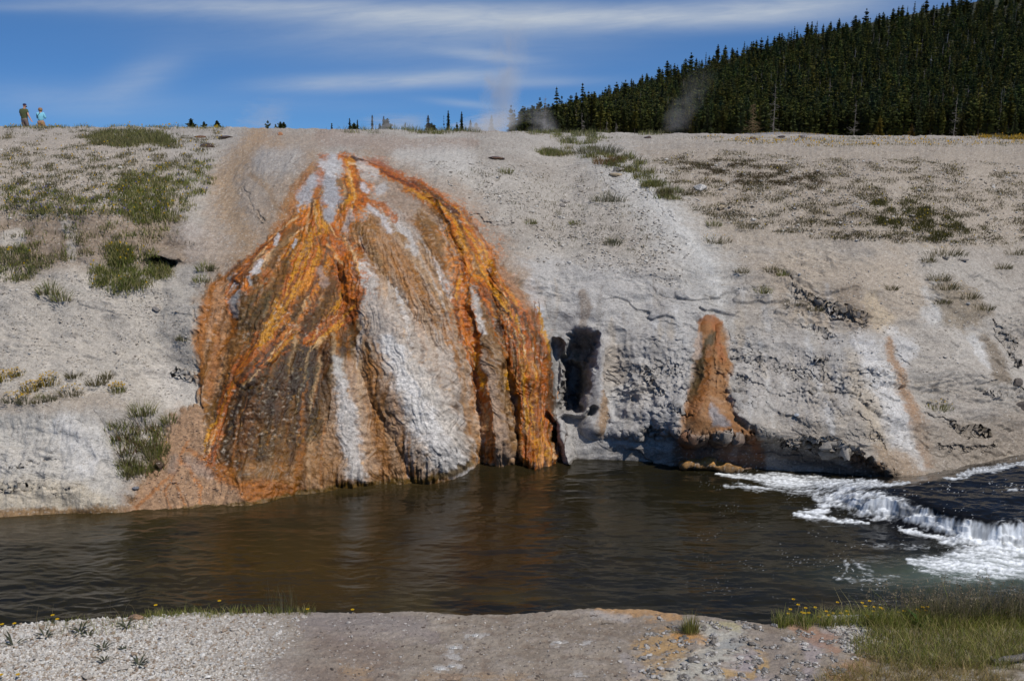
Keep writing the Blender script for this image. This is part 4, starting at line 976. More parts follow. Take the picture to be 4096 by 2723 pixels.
M_NEEDLE = leaf_mat('pine_needles', 0.12, 0.75, 0.35, 0.35, .3)
M_BARK = plain_mat('pine_bark', (.075, .058, .045), .9, .3, 4.0)
M_DEAD = plain_mat('dead_wood', (.17, .155, .14), .85, .25, 4.0)


def tube(path, radii, sides=6):
    """vertices and quads of a tapered tube along a path"""
    path = np.asarray(path, dtype=float); n = len(path)
    tan = np.gradient(path, axis=0); tan /= np.linalg.norm(tan, axis=1, keepdims=True) + 1e-9
    ref = np.where(np.abs(tan[:, 2:3]) > .9, np.array([[1., 0, 0]]), np.array([[0, 0, 1.]]))
    a = np.cross(tan, ref); a /= np.linalg.norm(a, axis=1, keepdims=True); b_ = np.cross(tan, a)
    th = np.arange(sides) / sides * 2 * math.pi
    P = path[:, None, :] + np.asarray(radii)[:, None, None] * (a[:, None, :] * np.cos(th)[None, :, None] + b_[:, None, :] * np.sin(th)[None, :, None])
    q = []
    for i in range(n - 1):
        for j in range(sides):
            q.append((i * sides + j, i * sides + (j + 1) % sides, (i + 1) * sides + (j + 1) % sides, (i + 1) * sides + j))
    return P.reshape(-1, 3), np.array(q)


class Geo:
    """collects pieces of geometry for one mesh"""
    def __init__(self): self.v, self.q, self.t, self.c, self.n = [], [], [], [], 0
    def add(self, v, q=None, t=None, c=(1, 1, 1)):
        v = np.asarray(v, dtype=float)
        if q is not None and len(q): self.q.append(np.asarray(q) + self.n)
        if t is not None and len(t): self.t.append(np.asarray(t) + self.n)
        c = np.asarray(c, dtype=np.float32); self.c.append(np.broadcast_to(c, (len(v), 3)) if c.ndim == 1 else c)
        self.v.append(v); self.n += len(v)
    def build(self, name, mat, parent=None, smooth_shade=False):
        return mesh_np(name, np.concatenate(self.v), np.concatenate(self.q) if self.q else None, np.concatenate(self.t) if self.t else None,
                       np.concatenate(self.c), mat, parent, smooth_shade)


GREENS = [1.95 * q for q in (np.array([.040, .045, .010]), np.array([.050, .048, .009]), np.array([.033, .040, .013]), np.array([.058, .052, .009]))]


def conifer(seed, h, width, shape, base, tint, dens=1.0, twigs=5):
    """crown geometry of a conifer: whorls of drooping boughs, each bough a spray of needle tufts"""
    r = np.random.default_rng(seed); g = Geo()
    nwh = int(24 * dens)
    lean = r.normal(0, .012, 2)
    for k in range(nwh):
        f = base + (1 - base) * ((k + r.uniform(0, .8)) / nwh)
        z = f * h; s = (f - base) / (1 - base)
        if shape == 'spruce': rad = (1 - s) ** .85 * .95 + .04
        elif shape == 'pine': rad = (1 - s ** 2.2) * (.65 + .35 * math.sin(min(1, s * 2.5) * 1.57)) * .9 + .10
        elif shape == 'spire': rad = (1 - s) ** .7 * .7 + .06 + .2 * (s < .35)
        else: rad = (1 - s) ** .8 * (.7 + .3 * min(1, s * 4)) + .04
        rad *= width * r.uniform(.6, 1.2)
        nb_ = int(r.integers(5, 8) * (0.7 + .5 * dens))
        a0 = r.uniform(0, 6.28)
        for j in range(nb_):
            if r.random() < .12: continue
            a = a0 + j * 6.283 / nb_ + r.normal(0, .25); L = rad * r.uniform(.55, 1.15)
            up_ = {'spruce': -.25, 'pine': .25, 'spire': -.45}.get(shape, 0.45) + r.normal(0, .12) + .35 * s
            dv = np.array([math.cos(a), math.sin(a), 0]); sd = np.array([-dv[1], dv[0], 0])
            o_ = np.array([lean[0] * z, lean[1] * z, z])
            colr = tint * r.uniform(.65, 1.4)
            for m_ in range(twigs):
                q = (m_ + .6) / twigs; c0 = o_ + dv * L * q + np.array([0, 0, up_ * L * q - .12 * L * q * q])
                w = (.10 * h / 12 + .24 * L * (1 - .6 * q)) * r.uniform(.7, 1.3); l2 = (.16 * L + .12 * h / 12) * r.uniform(.8, 1.4)
                p = [c0 - dv * l2 * .6, c0 + sd * w + np.array([0, 0, r.normal(0, .1) * w]) + dv * l2 * .2, c0 + dv * l2 * 1.2 + np.array([0, 0, r.normal(.1, .25) * l2]), c0 - sd * w + np.array([0, 0, r.normal(0, .1) * w]) + dv * l2 * .2]
                g.add(p, q=[(0, 1, 2, 3)], c=colr * r.uniform(.88, 1.15))
                p2 = [c0 - dv * l2 * .5, c0 + np.array([0, 0, w * 1.3]), c0 + dv * l2, c0 - np.array([0, 0, w * .9])]
                g.add(p2, q=[(0, 1, 2, 3)], c=colr * r.uniform(.85, 1.12))
    top = np.array([lean[0] * h, lean[1] * h, h])
    for j in range(5):
        a = j * 1.257; w = .06 * width + .05
        g.add([top - [0, 0, .05 * h], top + [math.cos(a) * w, math.sin(a) * w, -.03 * h], top + [0, 0, .02 * h]], t=[(0, 1, 2)], c=tint)
    return g, lean


def trunk_geo(h, r0, lean=(0, 0), wob=0.0, seed=0):
    r = np.random.default_rng(seed); z = np.linspace(-.4, h, 9)
    path = np.stack([lean[0] * z + wob * np.sin(z * .8 + seed), lean[1] * z + wob * np.cos(z * .6), z], axis=-1)
    g = Geo(); v, q = tube(path, np.linspace(r0, r0 * .12, 9), 6); g.add(v, q=q); return g


def make_tree(name, seed, h, width, shape, base, tint, twigs=5, dens=1.0, label=None, cat='tree', group=None):
    root = empty(name); tag(root, label, cat, group)
    g, lean = conifer(seed, h, width, shape, base, tint, dens, twigs)
    g.build('crown', M_NEEDLE, root); trunk_geo(h * .97, .011 * h + .03, lean).build('trunk', M_BARK, root, True)
    return root


def snag(name, seed, h, label, group=None, mat=None, nb=34, spread=.16):
    r = np.random.default_rng(seed); root = empty(name); tag(root, label, 'dead tree', group)
    trunk_geo(h, .007 * h + .03, r.normal(0, .02, 2), .05, seed).build('trunk', mat or M_DEAD, root, True)
    g = Geo()
    for k in range(nb):
        z = h * r.uniform(.08, .92); a = r.uniform(0, 6.28); L = h * spread * (1.15 - z / h) * r.uniform(.4, 1.3)
        p0 = np.array([0, 0, z]); d_ = np.array([math.cos(a), math.sin(a), r.normal(-.15, .3)])
        pm = p0 + d_ * L * .5 + [0, 0, -.04 * L]; p1 = p0 + d_ * L + [0, 0, r.normal(.1, .2) * L]
        v, q = tube([p0, pm, p1], [.05, .035, .012], 4); g.add(v, q=q)
        for _ in range(2):
            t = r.uniform(.4, .9); ps = p0 + d_ * L * t; v, q = tube([ps, ps + r.normal(0, .25, 3) * L], [.025, .01], 3); g.add(v, q=q)
    g.build('branch_tangle', mat or M_DEAD, root, True)
    return root


GRP = 'conifers of the hillside forest'
LABF = 'dark green conifer packed among its neighbours in the hillside forest'
protos = []
for i, (shape, h, w, base, tw) in enumerate([('pine', 14, 1.7, .22, 5), ('pine', 16, 1.6, .3, 5), ('pine', 15, 1.9, .06, 5), ('spire', 15, 1.5, .08, 5), ('pine', 12, 1.9, .12, 5), ('round', 13, 1.6, .35, 5), ('spruce', 11, 2.0, .04, 5)]):
    protos.append((make_tree('forest_pine', 300 + i, h, w, shape, base, GREENS[i % 4], tw, .9, LABF, 'tree', GRP), h))
    protos[-1][0].location = (0, 0, -500)
# every stand of the hillside
rt = np.random.default_rng(5)
cand = []
yrow = 284.0
while yrow < 545:
    sp = 2.5 + (yrow - 284) / 260 * 1.7
    x = -0.02 * yrow
    while x < .66 * yrow:
        az = x / yrow
        if az > -.005 + .02 * rt.random() + max(0, (yrow - 300) / 250) * .03:
            cand.append((x + rt.normal(0, sp * .25), yrow + rt.normal(0, sp * .35)))
        x += sp * rt.uniform(.75, 1.35)
    yrow += sp * (1.05 if yrow < 320 else 1.3)
cand = np.array(cand); cz = hill_z(cand[:, 0], cand[:, 1])
ht = rt.uniform(.40, .80, len(cand)) * np.where(rt.random(len(cand)) < .06, 1.25, 1.0)
# the front rows and the trees that break the skyline stand as single trees
azc = cand[:, 0] / cand[:, 1]; topphi = (cz + ht * 14 - EYE) / cand[:, 1]
skyl = np.zeros(len(cand), dtype=bool)
for a0 in np.arange(-.02, .6, .0042):
    ix = np.flatnonzero((azc >= a0) & (azc < a0 + .0042))
    if len(ix): skyl[ix[np.argmax(topphi[ix])]] = True
inframe = azc < .565
front = (cand[:, 1] < 296) & inframe
order = np.argsort(cand[:, 1])
single = set(np.flatnonzero(skyl & inframe).tolist())
for i in order:
    if len(single) >= 286: break
    if inframe[i]: single.add(int(i))
first = [True] * len(protos)
for i in sorted(single):
    k = int(rt.integers(len(protos))); p, h0 = protos[k]
    if cand[i, 1] < 300 and k in (5,): k = 4; p, h0 = protos[k]
    s = ht[i] * 14 / h0; loc = (float(cand[i, 0]), float(cand[i, 1]), float(cz[i]) - .2); rz = float(rt.uniform(0, 6.28))
    if first[k]:
        p.location = loc; p.rotation_euler = (0, 0, rz); p.scale = (s, s, s); first[k] = False
    else:
        dup(p, loc, rz, (s * float(rt.uniform(.9, 1.7)), s * float(rt.uniform(.9, 1.7)), s))
# the rest of the wood as one mass
lows = []
gs = Geo(); rs_ = np.random.default_rng(9); gd = trunk_geo(13, .16, (0.01, 0), .1, 3); gs.add(gd.v[0], q=gd.q[0], c=(.16, .145, .13))
for _ in range(24):
    z = rs_.uniform(2, 12.5); a = rs_.uniform(0, 6.28); L = 1.3 * (1.2 - z / 13); v, q = tube([[0, 0, z], [math.cos(a) * L, math.sin(a) * L, z + rs_.normal(0, .3)]], [.06, .02], 3); gs.add(v, q=q, c=(.15, .135, .12))
lowsnag = (np.concatenate(gs.v), np.concatenate(gs.q), np.concatenate(gs.c), 14)
for i, (shape, h, w, base) in enumerate([('pine', 14, 1.9, .2), ('spruce', 15, 2.3, .06), ('spire', 15, 1.6, .08), ('pine', 13, 2.0, .15), ('round', 12, 2.3, .1), ('pine', 16, 1.5, .35)]):
    g, lean = conifer(400 + i, h, w, shape, base, GREENS[(i + 1) % 4], .8, 3)
    gt = trunk_geo(h * .96, .2, lean); g.add(gt.v[0], q=gt.q[0], c=(.075, .058, .045))
    lows.append((np.concatenate(g.v), np.concatenate(g.q), np.concatenate(g.c), h))
VV_, QQ_, CC_, nn = [], [], [], 0
for i in range(len(cand)):
    if i in single: continue
    v, q, c, h0 = lows[int(rt.integers(6))] if rt.random() > .06 else lowsnag; s = ht[i] * 14 / h0; a = rt.uniform(0, 6.28); k_ = rt.uniform(.95, 1.75); ca, sa = math.cos(a) * s * k_, math.sin(a) * s * k_
    VV_.append(np.stack([v[:, 0] * ca - v[:, 1] * sa + cand[i, 0], v[:, 0] * sa + v[:, 1] * ca + cand[i, 1], v[:, 2] * s + cz[i] - .2], axis=-1))
    QQ_.append(q + nn); CC_.append(c * rt.uniform(.55, 1.2) * np.array([rt.uniform(.82, 1.08), 1, rt.uniform(.9, 1.3)])); nn += len(v)
o = mesh_np('forest_woods', np.concatenate(VV_), np.concatenate(QQ_), None, np.concatenate(CC_).astype(np.float32), M_NEEDLE, None, False)
tag(o, 'dense dark conifer wood covering the hill', 'forest', None, 'stuff')


def put(root, u, vtop, Y, h, z=None, rz=0.0):
    """stand a tree so that its top meets the given sight line at distance Y"""
    x, y, zt = at(u, vtop, Y); root.location = (float(x), float(y), float(zt) - h); root.rotation_euler = (0, 0, rz)
    return root


# named trees of the forest edge
put(make_tree('tall_spruce', 501, 17.5, 3.0, 'spruce', .06, GREENS[2] * .95, 6, 1.1, 'tall broad spruce rising above the lower end of the forest edge'), 2230, 350, 282, 17.5)
put(make_tree('spire_fir', 502, 17.5, 2.3, 'spire', .06, GREENS[2], 6, 1.1, 'tall ragged fir beside the broad spruce at the forest edge'), 2330, 335, 284, 17.5)
put(make_tree('yellow_pine', 503, 6.5, 2.2, 'spruce', .02, np.array([.16, .125, .02]), 6, 1.0, 'small yellowish young pine in front of the dark forest'), 3520, 470, 270, 6.2)
put(make_tree('yellow_pine', 504, 4.6, 1.5, 'spruce', .02, np.array([.15, .10, .02]), 6, 1.0, 'smaller orange tinged young pine beside the yellowish one'), 3650, 482, 270, 5.5)
put(make_tree('green_pine', 505, 8, 2.2, 'spruce', .02, np.array([.085, .08, .02]), 6, 1.0, 'olive green young pine near the upper end of the forest edge'), 3850, 455, 270, 7.6)
for u_, v_, h_, lab in ((2330, 445, 8.0, 'grey dead tree with a bare spike top at the forest foot'), (2428, 478, 6.0, 'pale twisted dead tree low against the dark pines'), (2466, 485, 5.4, 'bushy grey dead tree beside the twisted one'),
                        (2180, 380, 12.5, 'thin bare pole of a dead tree left of the tall spruce'), (3105, 320, 15.5, 'tall grey dead tree with bare crooked branches in the forest edge'), (3425, 400, 10.5, 'slim grey dead trunk standing between green pines'), (3830, 380, 12.0, 'pale dead trunk behind the olive green pine')):
    put(snag('dead_tree', int(u_), h_, lab), u_, v_, 276, h_)
rust = plain_mat('rusty_twigs', (.17, .12, .065), .9, .3, 4)
put(snag('dead_tree', 77, 9.0, 'rusty brown half dead tree with a round twiggy crown', None, rust, 90, .30), 3015, 402, 272, 9.2)
# lone trees along the horizon to the left
LONE = [(764, 475, 'round', 64, 'leafy dark young pine, largest of three above the left bank crest'), (815, 487, 'round', 70, 'small pale young pine between two darker ones on the crest'), (867, 483, 'round', 66, 'small dark young pine right of the pale one on the crest'),
        (1072, 483, 'wisp', 110, 'faint grey young pine blurred by steam'), (1103, 498, 'spruce', 75, 'tiny dark spruce beside the double topped pine'), (1121, 488, 'round', 66, 'dark double topped young pine, left half'), (1134, 490, 'round', 67, 'dark double topped young pine, right half'),
        (1327, 494, 'spruce', 70, 'lone tiny dark spruce on the crest above the mound top'), (1398, 474, 'spire', 120, 'thin dark spire fir standing among low bushes of young pines'), (1415, 493, 'round', 120, 'low rounded dark pine beside the thin spire fir'), (1427, 480, 'spire', 122, 'very thin fir with a bare leader'),
        (1487, 461, 'spire', 170, 'grey hazy spire fir alone in the middle of the crest line'), (1519, 494, 'spruce', 150, 'small dark spruce left of the paired hazy trees'), (1534, 466, 'spruce', 170, 'taller of the paired hazy spruces'), (1551, 475, 'round', 172, 'broader of the paired hazy trees'),
        (1622, 490, 'spire', 200, 'faint small fir fading into low steam'), (1712, 461, 'spruce', 170, 'dark spruce leading the group near the crest middle'), (1727, 492, 'round', 172, 'low bushy pine behind the dark spruce'), (1737, 500, 'round', 170, 'lowest bushy pine of the dark spruce group'),
        (1775, 464, 'wispy', 168, 'bare grey spindly fir left of the tall narrow fir'), (1792, 443, 'spire', 165, 'tallest narrow fir of the pair on the crest'), (1818, 512, 'round', 160, 'low rounded bush pine between the two narrow firs'), (1828, 490, 'spruce', 160, 'short pointed fir between the two narrow firs'),
        (1846, 447, 'spire', 165, 'narrow fir with a thin bare top, rightmost of the pair'), (1882, 480, 'spruce', 230, 'hazy fir where the forest fades into steam'), (1905, 492, 'round', 230, 'hazy low pine where the forest fades into steam'), (1965, 462, 'spruce', 260, 'hazy spruce peeping over the thick steam')]
for k, (u_, v_, shp, Yd, lab) in enumerate(LONE):
    zt = float(at(u_, v_, Yd)[2]); zg = ground_back(u_, Yd) - .1; h_ = max(zt - zg, .5)
    shp2 = {'wisp': 'round', 'wispy': 'spire'}.get(shp, shp)
    wd = {'round': .36, 'spruce': .22, 'spire': .14}[shp2] * h_
    if shp == 'wispy': wd *= .6
    put(make_tree('young_pine' if shp2 == 'round' else 'narrow_fir', 600 + k, h_, wd, shp2, .04, GREENS[2] * .9, 6, 1.5 if shp not in ('wisp', 'wispy') else .5, lab, 'tree', None), u_, v_, Yd, h_)
# ------------------------------------------------------------------ grasses, tufts, stones
M_GRASS = leaf_mat('grass_blades', 0.42, 0.6, 0.15, 5.0)
M_STONE = ground_mat('loose_stone', 2.0, 0.01, 0.4)


def blades(base, h, lean, w, colr, r, curl=.5):
    """many curved blades: base (N,3), height (N), lean (N,2) horizontal offset of the tip, width (N), colour (N,3)"""
    n = len(base); a = r.uniform(0, 6.283, n); sd = np.stack([np.cos(a), np.sin(a), np.zeros(n)], axis=-1) * w[:, None]
    tip = base + np.stack([lean[:, 0], lean[:, 1], h], axis=-1); mid = base + np.stack([lean[:, 0] * (.5 - .25 * curl), lean[:, 1] * (.5 - .25 * curl), h * .58], axis=-1)
    v = np.stack([base - sd * .5, base + sd * .5, mid - sd * .4, mid + sd * .4, tip], axis=1).reshape(-1, 3)
    i = np.arange(n)[:, None] * 5
    q = i + np.array([[0, 1, 3, 2]]); t = i + np.array([[2, 3, 4]])
    c = np.repeat(colr, 5, axis=0)
    return v, q, t, c.astype(np.float32)


def jitcol(pal, n, r, v=.25):
    pal = np.array(pal); return pal[r.integers(0, len(pal), n)] * r.uniform(1 - v, 1 + v, (n, 1))


PG = [(.145, .17, .036), (.195, .21, .048), (.11, .135, .034), (.33, .29, .15), (.26, .235, .09)]
PD = [(.14, .125, .05), (.20, .165, .085), (.10, .095, .038), (.16, .135, .055)]
PB = PALE = [(.15, .145, .085), (.10, .11, .05), (.19, .165, .10)]
PY = [(.50, .34, .015), (.07, .085, .02), (.085, .09, .03), (.42, .28, .01)]


def tuft(name, seed, h, rad, n, pal, label=None, group=None, flow=None, w=.012, cat='grass tuft', splay=.8, dead=.25):
    """one clump: green blades, a skirt of dry ones, optional blossoms"""
    r = np.random.default_rng(seed); root = empty(name); tag(root, label, cat, group)
    def part(pname, nn, hh, pl, sp, rr):
        a = r.uniform(0, 6.283, nn); q = np.sqrt(r.uniform(0, 1, nn)) * rr
        b = np.stack([np.cos(a) * q, np.sin(a) * q, np.full(nn, -.03)], axis=-1); hz = hh * r.uniform(.45, 1.1, nn) * (1 - .45 * (q / rr) ** 2)
        ln = np.stack([np.cos(a), np.sin(a)], axis=-1) * (sp * hz * (.25 + .75 * q / rr) * r.uniform(.3, 1.2, nn))[:, None] + r.normal(0, .08, (nn, 2)) * hh
        v, qd, t, c = blades(b, hz, ln, w * r.uniform(.6, 1.3, nn), jitcol(pl, nn, r), r)
        return mesh_np(pname, v, qd, t, c, M_GRASS, root, False)
    part('leaf_blades', n, h, pal, splay, rad)
    if dead: part('dry_blades', int(n * dead), h * .6, [(.26, .22, .15), (.20, .16, .10), (.14, .10, .07)], 1.3, rad * 1.15)
    if flow is not None:
        k, fc = flow; g = Geo()
        for _ in range(k):
            a = r.uniform(0, 6.283); q = math.sqrt(r.uniform(0, 1)) * rad * 1.05; c0 = np.array([math.cos(a) * q, math.sin(a) * q, h * r.uniform(.65, 1.05) * (1 - .35 * (q / rad) ** 2)]); s = r.uniform(.010, .018)
            ths = np.arange(6) * 1.047; ring = c0 + np.stack([np.cos(ths) * s, np.sin(ths) * s, np.full(6, .2 * s)], axis=-1)
            g.add(np.concatenate([ring, [c0 + [0, 0, .6 * s], c0 - [0, 0, .5 * s]]]), t=[(j, (j + 1) % 6, 6) for j in range(6)] + [((j + 1) % 6, j, 7) for j in range(6)], c=np.array(fc) * r.uniform(.8, 1.2))
        g.build('blossom_heads', M_GRASS, root)
    return root


def seat(root, u, v, fn=None):
    p = (bank(u, v)[0] if fn is None else fn(u, v))[0]; root.location = [float(q) for q in p]; root.rotation_euler = (0, 0, float(rng.uniform(0, 6.28))); return root


YEL_ = (.62, .40, .012)
# distinct clumps on the far bank: u, v of the foot, height, radius, palette, blossoms, label
TUFTS = [(557, 1658, .36, .26, PG, 0, 'largest dark green grass clump above the white cliff, beside the orange apron'), (678, 1686, .30, .12, PG, 0, 'narrow upright green tuft on the edge of the pinkish apron'),
         (622, 1812, .50, .22, PG, 1, 'tall bright green grass clump at the foot of the gully'), (540, 1872, .34, .30, PG, 0, 'sprawling green clump below the tall bright one'), (500, 1835, .22, .18, PD, 0, 'sparse olive clump left of the tall bright green one'),
         (20, 1530, .2, .17, PY, 9, 'yellow flowering cushion plant at the very left edge'), (72, 1508, .14, .14, PY, 5, 'low yellow flowering cushion right of the one at the edge'), (200, 1543, .24, .18, PY, 9, 'tall yellow flowering cushion, middle of the upper row'),
         (126, 1568, .18, .16, PY, 7, 'yellow flowering cushion below the tall one'), (166, 1546, .1, .12, PY, 4, 'tiny yellow flecked cushion left of the tall one'), (291, 1582, .22, .2, PD, 4, 'grey green cushion with few yellow flowers'),
         (298, 1510, .17, .14, PD, 0, 'dull grey tuft alone on the pale scree'), (390, 1536, .22, .2, PD, 0, 'slanting brownish tuft with a dry trailing skirt'), (425, 1503, .17, .11, PD, 0, 'dark small tuft above the brownish slanting one'),
         (467, 1562, .2, .15, PG, 10, 'round dark tuft dotted with yellow on its left'), (55, 1610, .16, .2, PALE, 5, 'wide grey green cushion nearest the cliff edge at the left'), (105, 1618, .16, .16, PALE, 2, 'pale blue green cushion beside the wide one'),
         (168, 1597, .11, .12, PG, 0, 'small green cushion in the lower row'), (153, 1622, .1, .1, PD, 0, 'small dark cushion at the cliff edge'), (204, 1616, .16, .12, PALE, 0, 'pale spindly cushion, right end of the lower row'),
         (812, 1066, .26, .16, PG, 0, 'dark green tuft right of the hole in the slope'), (803, 1112, .2, .2, PG, 0, 'low spreading green tuft below the one by the hole'), (850, 1066, .17, .12, PALE, 0, 'pale small tuft nearest the mound edge'),
         (205, 1180, .34, .22, PG, 0, 'dark tuft hanging over the brown scar, left of a pair'), (253, 1205, .30, .2, PG, 0, 'dark tuft hanging over the brown scar, right of a pair'), (740, 1362, .16, .14, PALE, 0, 'pale thin tuft alone on the smooth grey slope'),
         (2020, 690, .20, .2, PG, 0, 'bright green tuft alone on the pale slope right of the mound top'), (2116, 890, .16, .22, PG, 0, 'flat green tuft below the bright one'), (2297, 892, .15, .14, PG, 0, 'small green tuft midway down the pale slope'),
         (2452, 980, .25, .2, PALE, 0, 'twiggy pale tuft low on the pale slope'), (2433, 800, .28, .42, PALE, 0, 'broad hazy pale grass clump beside the white streak'), (2425, 655, .3, .36, [(.20, .085, .03), (.16, .10, .03), (.24, .13, .05)], 0, 'rusty red bushy tuft among green ones'),
         (2466, 645, .26, .26, [(.19, .08, .03), (.15, .11, .04)], 0, 'smaller rusty red tuft behind the bushy one'), (2235, 618, .25, .35, PG, 0, 'olive green tuft high near the crest, right of a pair'), (2177, 617, .25, .35, PG, 0, 'olive green tuft high near the crest, left of a pair'),
         (2390, 612, .4, .7, PALE, 0, 'wide pale green grass clump near the crest'), (2586, 712, .22, .3, PG, 0, 'uppermost green tuft of the line beside the white streak'), (2610, 742, .24, .3, PG, 0, 'second green tuft down the line beside the white streak'),
         (2654, 772, .22, .26, PD, 0, 'third tuft down the line, brownish'), (2688, 768, .22, .3, PG, 0, 'green tuft right of the brownish third one'), (2690, 796, .2, .22, PG, 0, 'lowest green tuft of the line beside the white streak'), (2736, 776, .16, .2, PD, 0, 'small brownish tuft off the end of the line'),
         (2856, 894, .2, .2, PG, 0, 'dark green tuft on the brown gravel slope'), (2869, 968, .2, .34, PD, 3, 'wide olive tuft with yellow flecks at the streak edge'), (3003, 905, .2, .34, PD, 0, 'broad olive tuft right of the dark green one'),
         (3083, 1090, .2, .2, PD, 0, 'round brownish tuft, upper of two at the crack top'), (3124, 1104, .18, .15, PG, 0, 'round dark tuft, lower of two at the crack top'), (2967, 1096, .16, .16, PD, 0, 'dark tuft left of the crack top'), (3051, 1168, .2, .18, PG, 0, 'dark round tuft with a small ledge beside it'),
         (3182, 1196, .18, .3, PD, 0, 'flat brownish mat plant on the crack edge'), (3260, 1224, .16, .18, PD, 0, 'brown tuft below the crack'), (3746, 1124, .22, .26, PD, 0, 'dark brown mat, topmost of the right hand cluster'), (3770, 1158, .22, .34, PD, 1, 'wide olive mat below the topmost one in the cluster'),
         (3862, 1196, .2, .3, PD, 1, 'olive mat on the right side of the cluster'), (3917, 1236, .2, .28, PD, 0, 'dark mat, lowest of the right hand cluster'), (3758, 1212, .16, .24, PD, 0, 'thin olive mat, left side of the cluster'), (3558, 1160, .16, .15, PD, 0, 'dark tuft alone left of the mat cluster'),
         (3772, 1012, .24, .55, PD, 2, 'wide olive cushion at the lip of the gravel slope'), (3708, 1050, .2, .18, PD, 0, 'round tuft below the wide olive cushion'), (4004, 1066, .18, .26, PD, 0, 'olive tuft near the right edge below the lip'), (3766, 1618, .2, .3, PG, 2, 'dark green tuft on the lower right ledge'),
         (4060, 1015, .22, .4, PD, 1, 'olive cushion at the right edge of the lip')]
for k, (u_, v_, h_, r_, pal, fl, lab) in enumerate(TUFTS):
    fl2 = (fl * 6, YEL_) if fl else None
    seat(tuft('grass_tuft' if fl < 4 else 'cushion_plant', 700 + k, h_, r_, int(70 + 900 * r_ * (h_ + .15)), pal, lab, None, fl2, .011, 'grass tuft' if fl < 4 else 'flowering plant', .8 if pal is not PD else 1.1), u_, v_)


def scatter_uv(pts, n, r, dens=None):
    """photo-pixel positions inside an outline, thinned by a noise field"""
    p = np.array(pts, dtype=float); out = np.zeros((0, 2))
    while len(out) < n:
        c = np.stack([r.uniform(p[:, 0].min(), p[:, 0].max(), n * 3), r.uniform(p[:, 1].min(), p[:, 1].max(), n * 3)], axis=-1)
        d_ = poly_dist(c[:, 0] + 20 * fbm(c[:, 0] / 40, c[:, 1] / 40, 2, 3), c[:, 1] + 14 * fbm(c[:, 0] / 40, c[:, 1] / 40, 2, 4), pts)
        k = d_ > 0
        if dens is not None: k &= r.random(len(c)) < dens(c[:, 0], c[:, 1])
        out = np.concatenate([out, c[k]])
    return out[:n]


def patch(name, outline, n, hgt, pal, seed, label, clump=6, w=.013, dens=None, spread=.07, bloom=None, extra=None):
    """grass or ground cover spread over an outline of the bank as one object"""
    r = np.random.default_rng(seed); uv = scatter_uv(outline, n, r, dens); p, nn_ = bank(uv[:, 0], uv[:, 1])
    k = r.uniform(.4, 1.25, n); cc = jitcol(pal, n, r, .3)
    b = np.repeat(p, clump, axis=0) + np.concatenate([r.normal(0, spread, (n * clump, 2)), np.zeros((n * clump, 1))], axis=1)
    if extra: b[:, 2] += extra
    hz = np.repeat(k, clump) * hgt * r.uniform(.5, 1.1, n * clump); ln = r.normal(0, .38, (n * clump, 2)) * hz[:, None]
    c = np.repeat(cc, clump, axis=0) * r.uniform(.75, 1.25, (n * clump, 1))
    b[:, 2] -= .02
    v, q, t, col = blades(b, hz, ln, w * r.uniform(.6, 1.4, n * clump), c, r)
    if bloom:
        nb_, bc, s0 = bloom; ix = r.integers(0, n * clump, nb_); tp = b[ix] + np.stack([ln[ix, 0], ln[ix, 1], hz[ix] * 1.0], axis=-1)
        s = s0 * r.uniform(.7, 1.3, nb_); off = np.array([[-1, 0, -1], [1, 0, -1], [1, .3, 1], [-1, .3, 1]], dtype=float)
        bv_ = (tp[:, None, :] + off[None] * s[:, None, None]).reshape(-1, 3); bq = (np.arange(nb_)[:, None] * 4 + np.array([[0, 1, 2, 3]])) + len(v)
        v = np.concatenate([v, bv_]); q = np.concatenate([q, bq]); col = np.concatenate([col, np.repeat(jitcol(bc, nb_, r), 4, axis=0).astype(np.float32)])
    o = mesh_np(name, v, q, t, col, M_GRASS, None, False); return tag(o, label, 'grass', None, 'stuff')


def nz(su_, sv_, seed, lo, hi):
    return lambda u, v: smooth(lo, hi, fbm(u / su_, v / sv_, 3, seed))


patch('grass', [(340, 560), (395, 530), (520, 524), (640, 532), (705, 572), (620, 588), (480, 590), (390, 578)], 1000, .20, [(.16, .155, .055), (.12, .13, .04), (.20, .18, .085)], 31, 'band of olive grass just below the left crest', 6, .016, None, .12)
UPV = [(0, 745), (130, 740), (260, 770), (420, 800), (540, 700), (640, 650), (760, 640), (850, 640), (850, 700), (800, 790), (740, 860), (660, 925), (580, 905), (430, 870), (250, 880), (0, 850)]
patch('grass', UPV, 2200, .13, PG + [(.13, .12, .05)], 32, 'green grass and herbs overhanging the brown scarp on the left', 6, .012, nz(34, 20, 41, .05, .45), .09, (330, [YEL_, (.25, .22, .42), (.22, .20, .40), (.55, .36, .02)], .013))
patch('grass', [(500, 700), (620, 680), (700, 760), (680, 860), (600, 900), (500, 860), (440, 800)], 800, .14, PG, 33, 'thickest green grass in the middle of the scarp growth', 6, .012, nz(34, 22, 43, -.05, .35), .1, (50, [YEL_], .013))
patch('grass', [(-60, 1000), (60, 970), (150, 990), (180, 1060), (130, 1110), (60, 1130), (-60, 1110)], 560, .14, PG + PALE, 34, 'green patch above the pale cliff at the left edge', 6, .012, nz(30, 20, 44, -.05, .35), .09, (16, [YEL_], .013))
patch('grass', [(375, 1090), (450, 1060), (540, 1070), (600, 1130), (570, 1170), (480, 1190), (420, 1160), (370, 1140)], 660, .14, PG, 35, 'bright green patch below the hole in the slope', 6, .012, nz(30, 20, 45, -.05, .35), .09, (20, [YEL_], .013))
patch('grass', [(430, 1000), (520, 990), (540, 1050), (460, 1080)], 260, .24, PG, 36, 'thin green herbs above the bright green patch', 6, .013, None, .08, (40, [YEL_], .013))
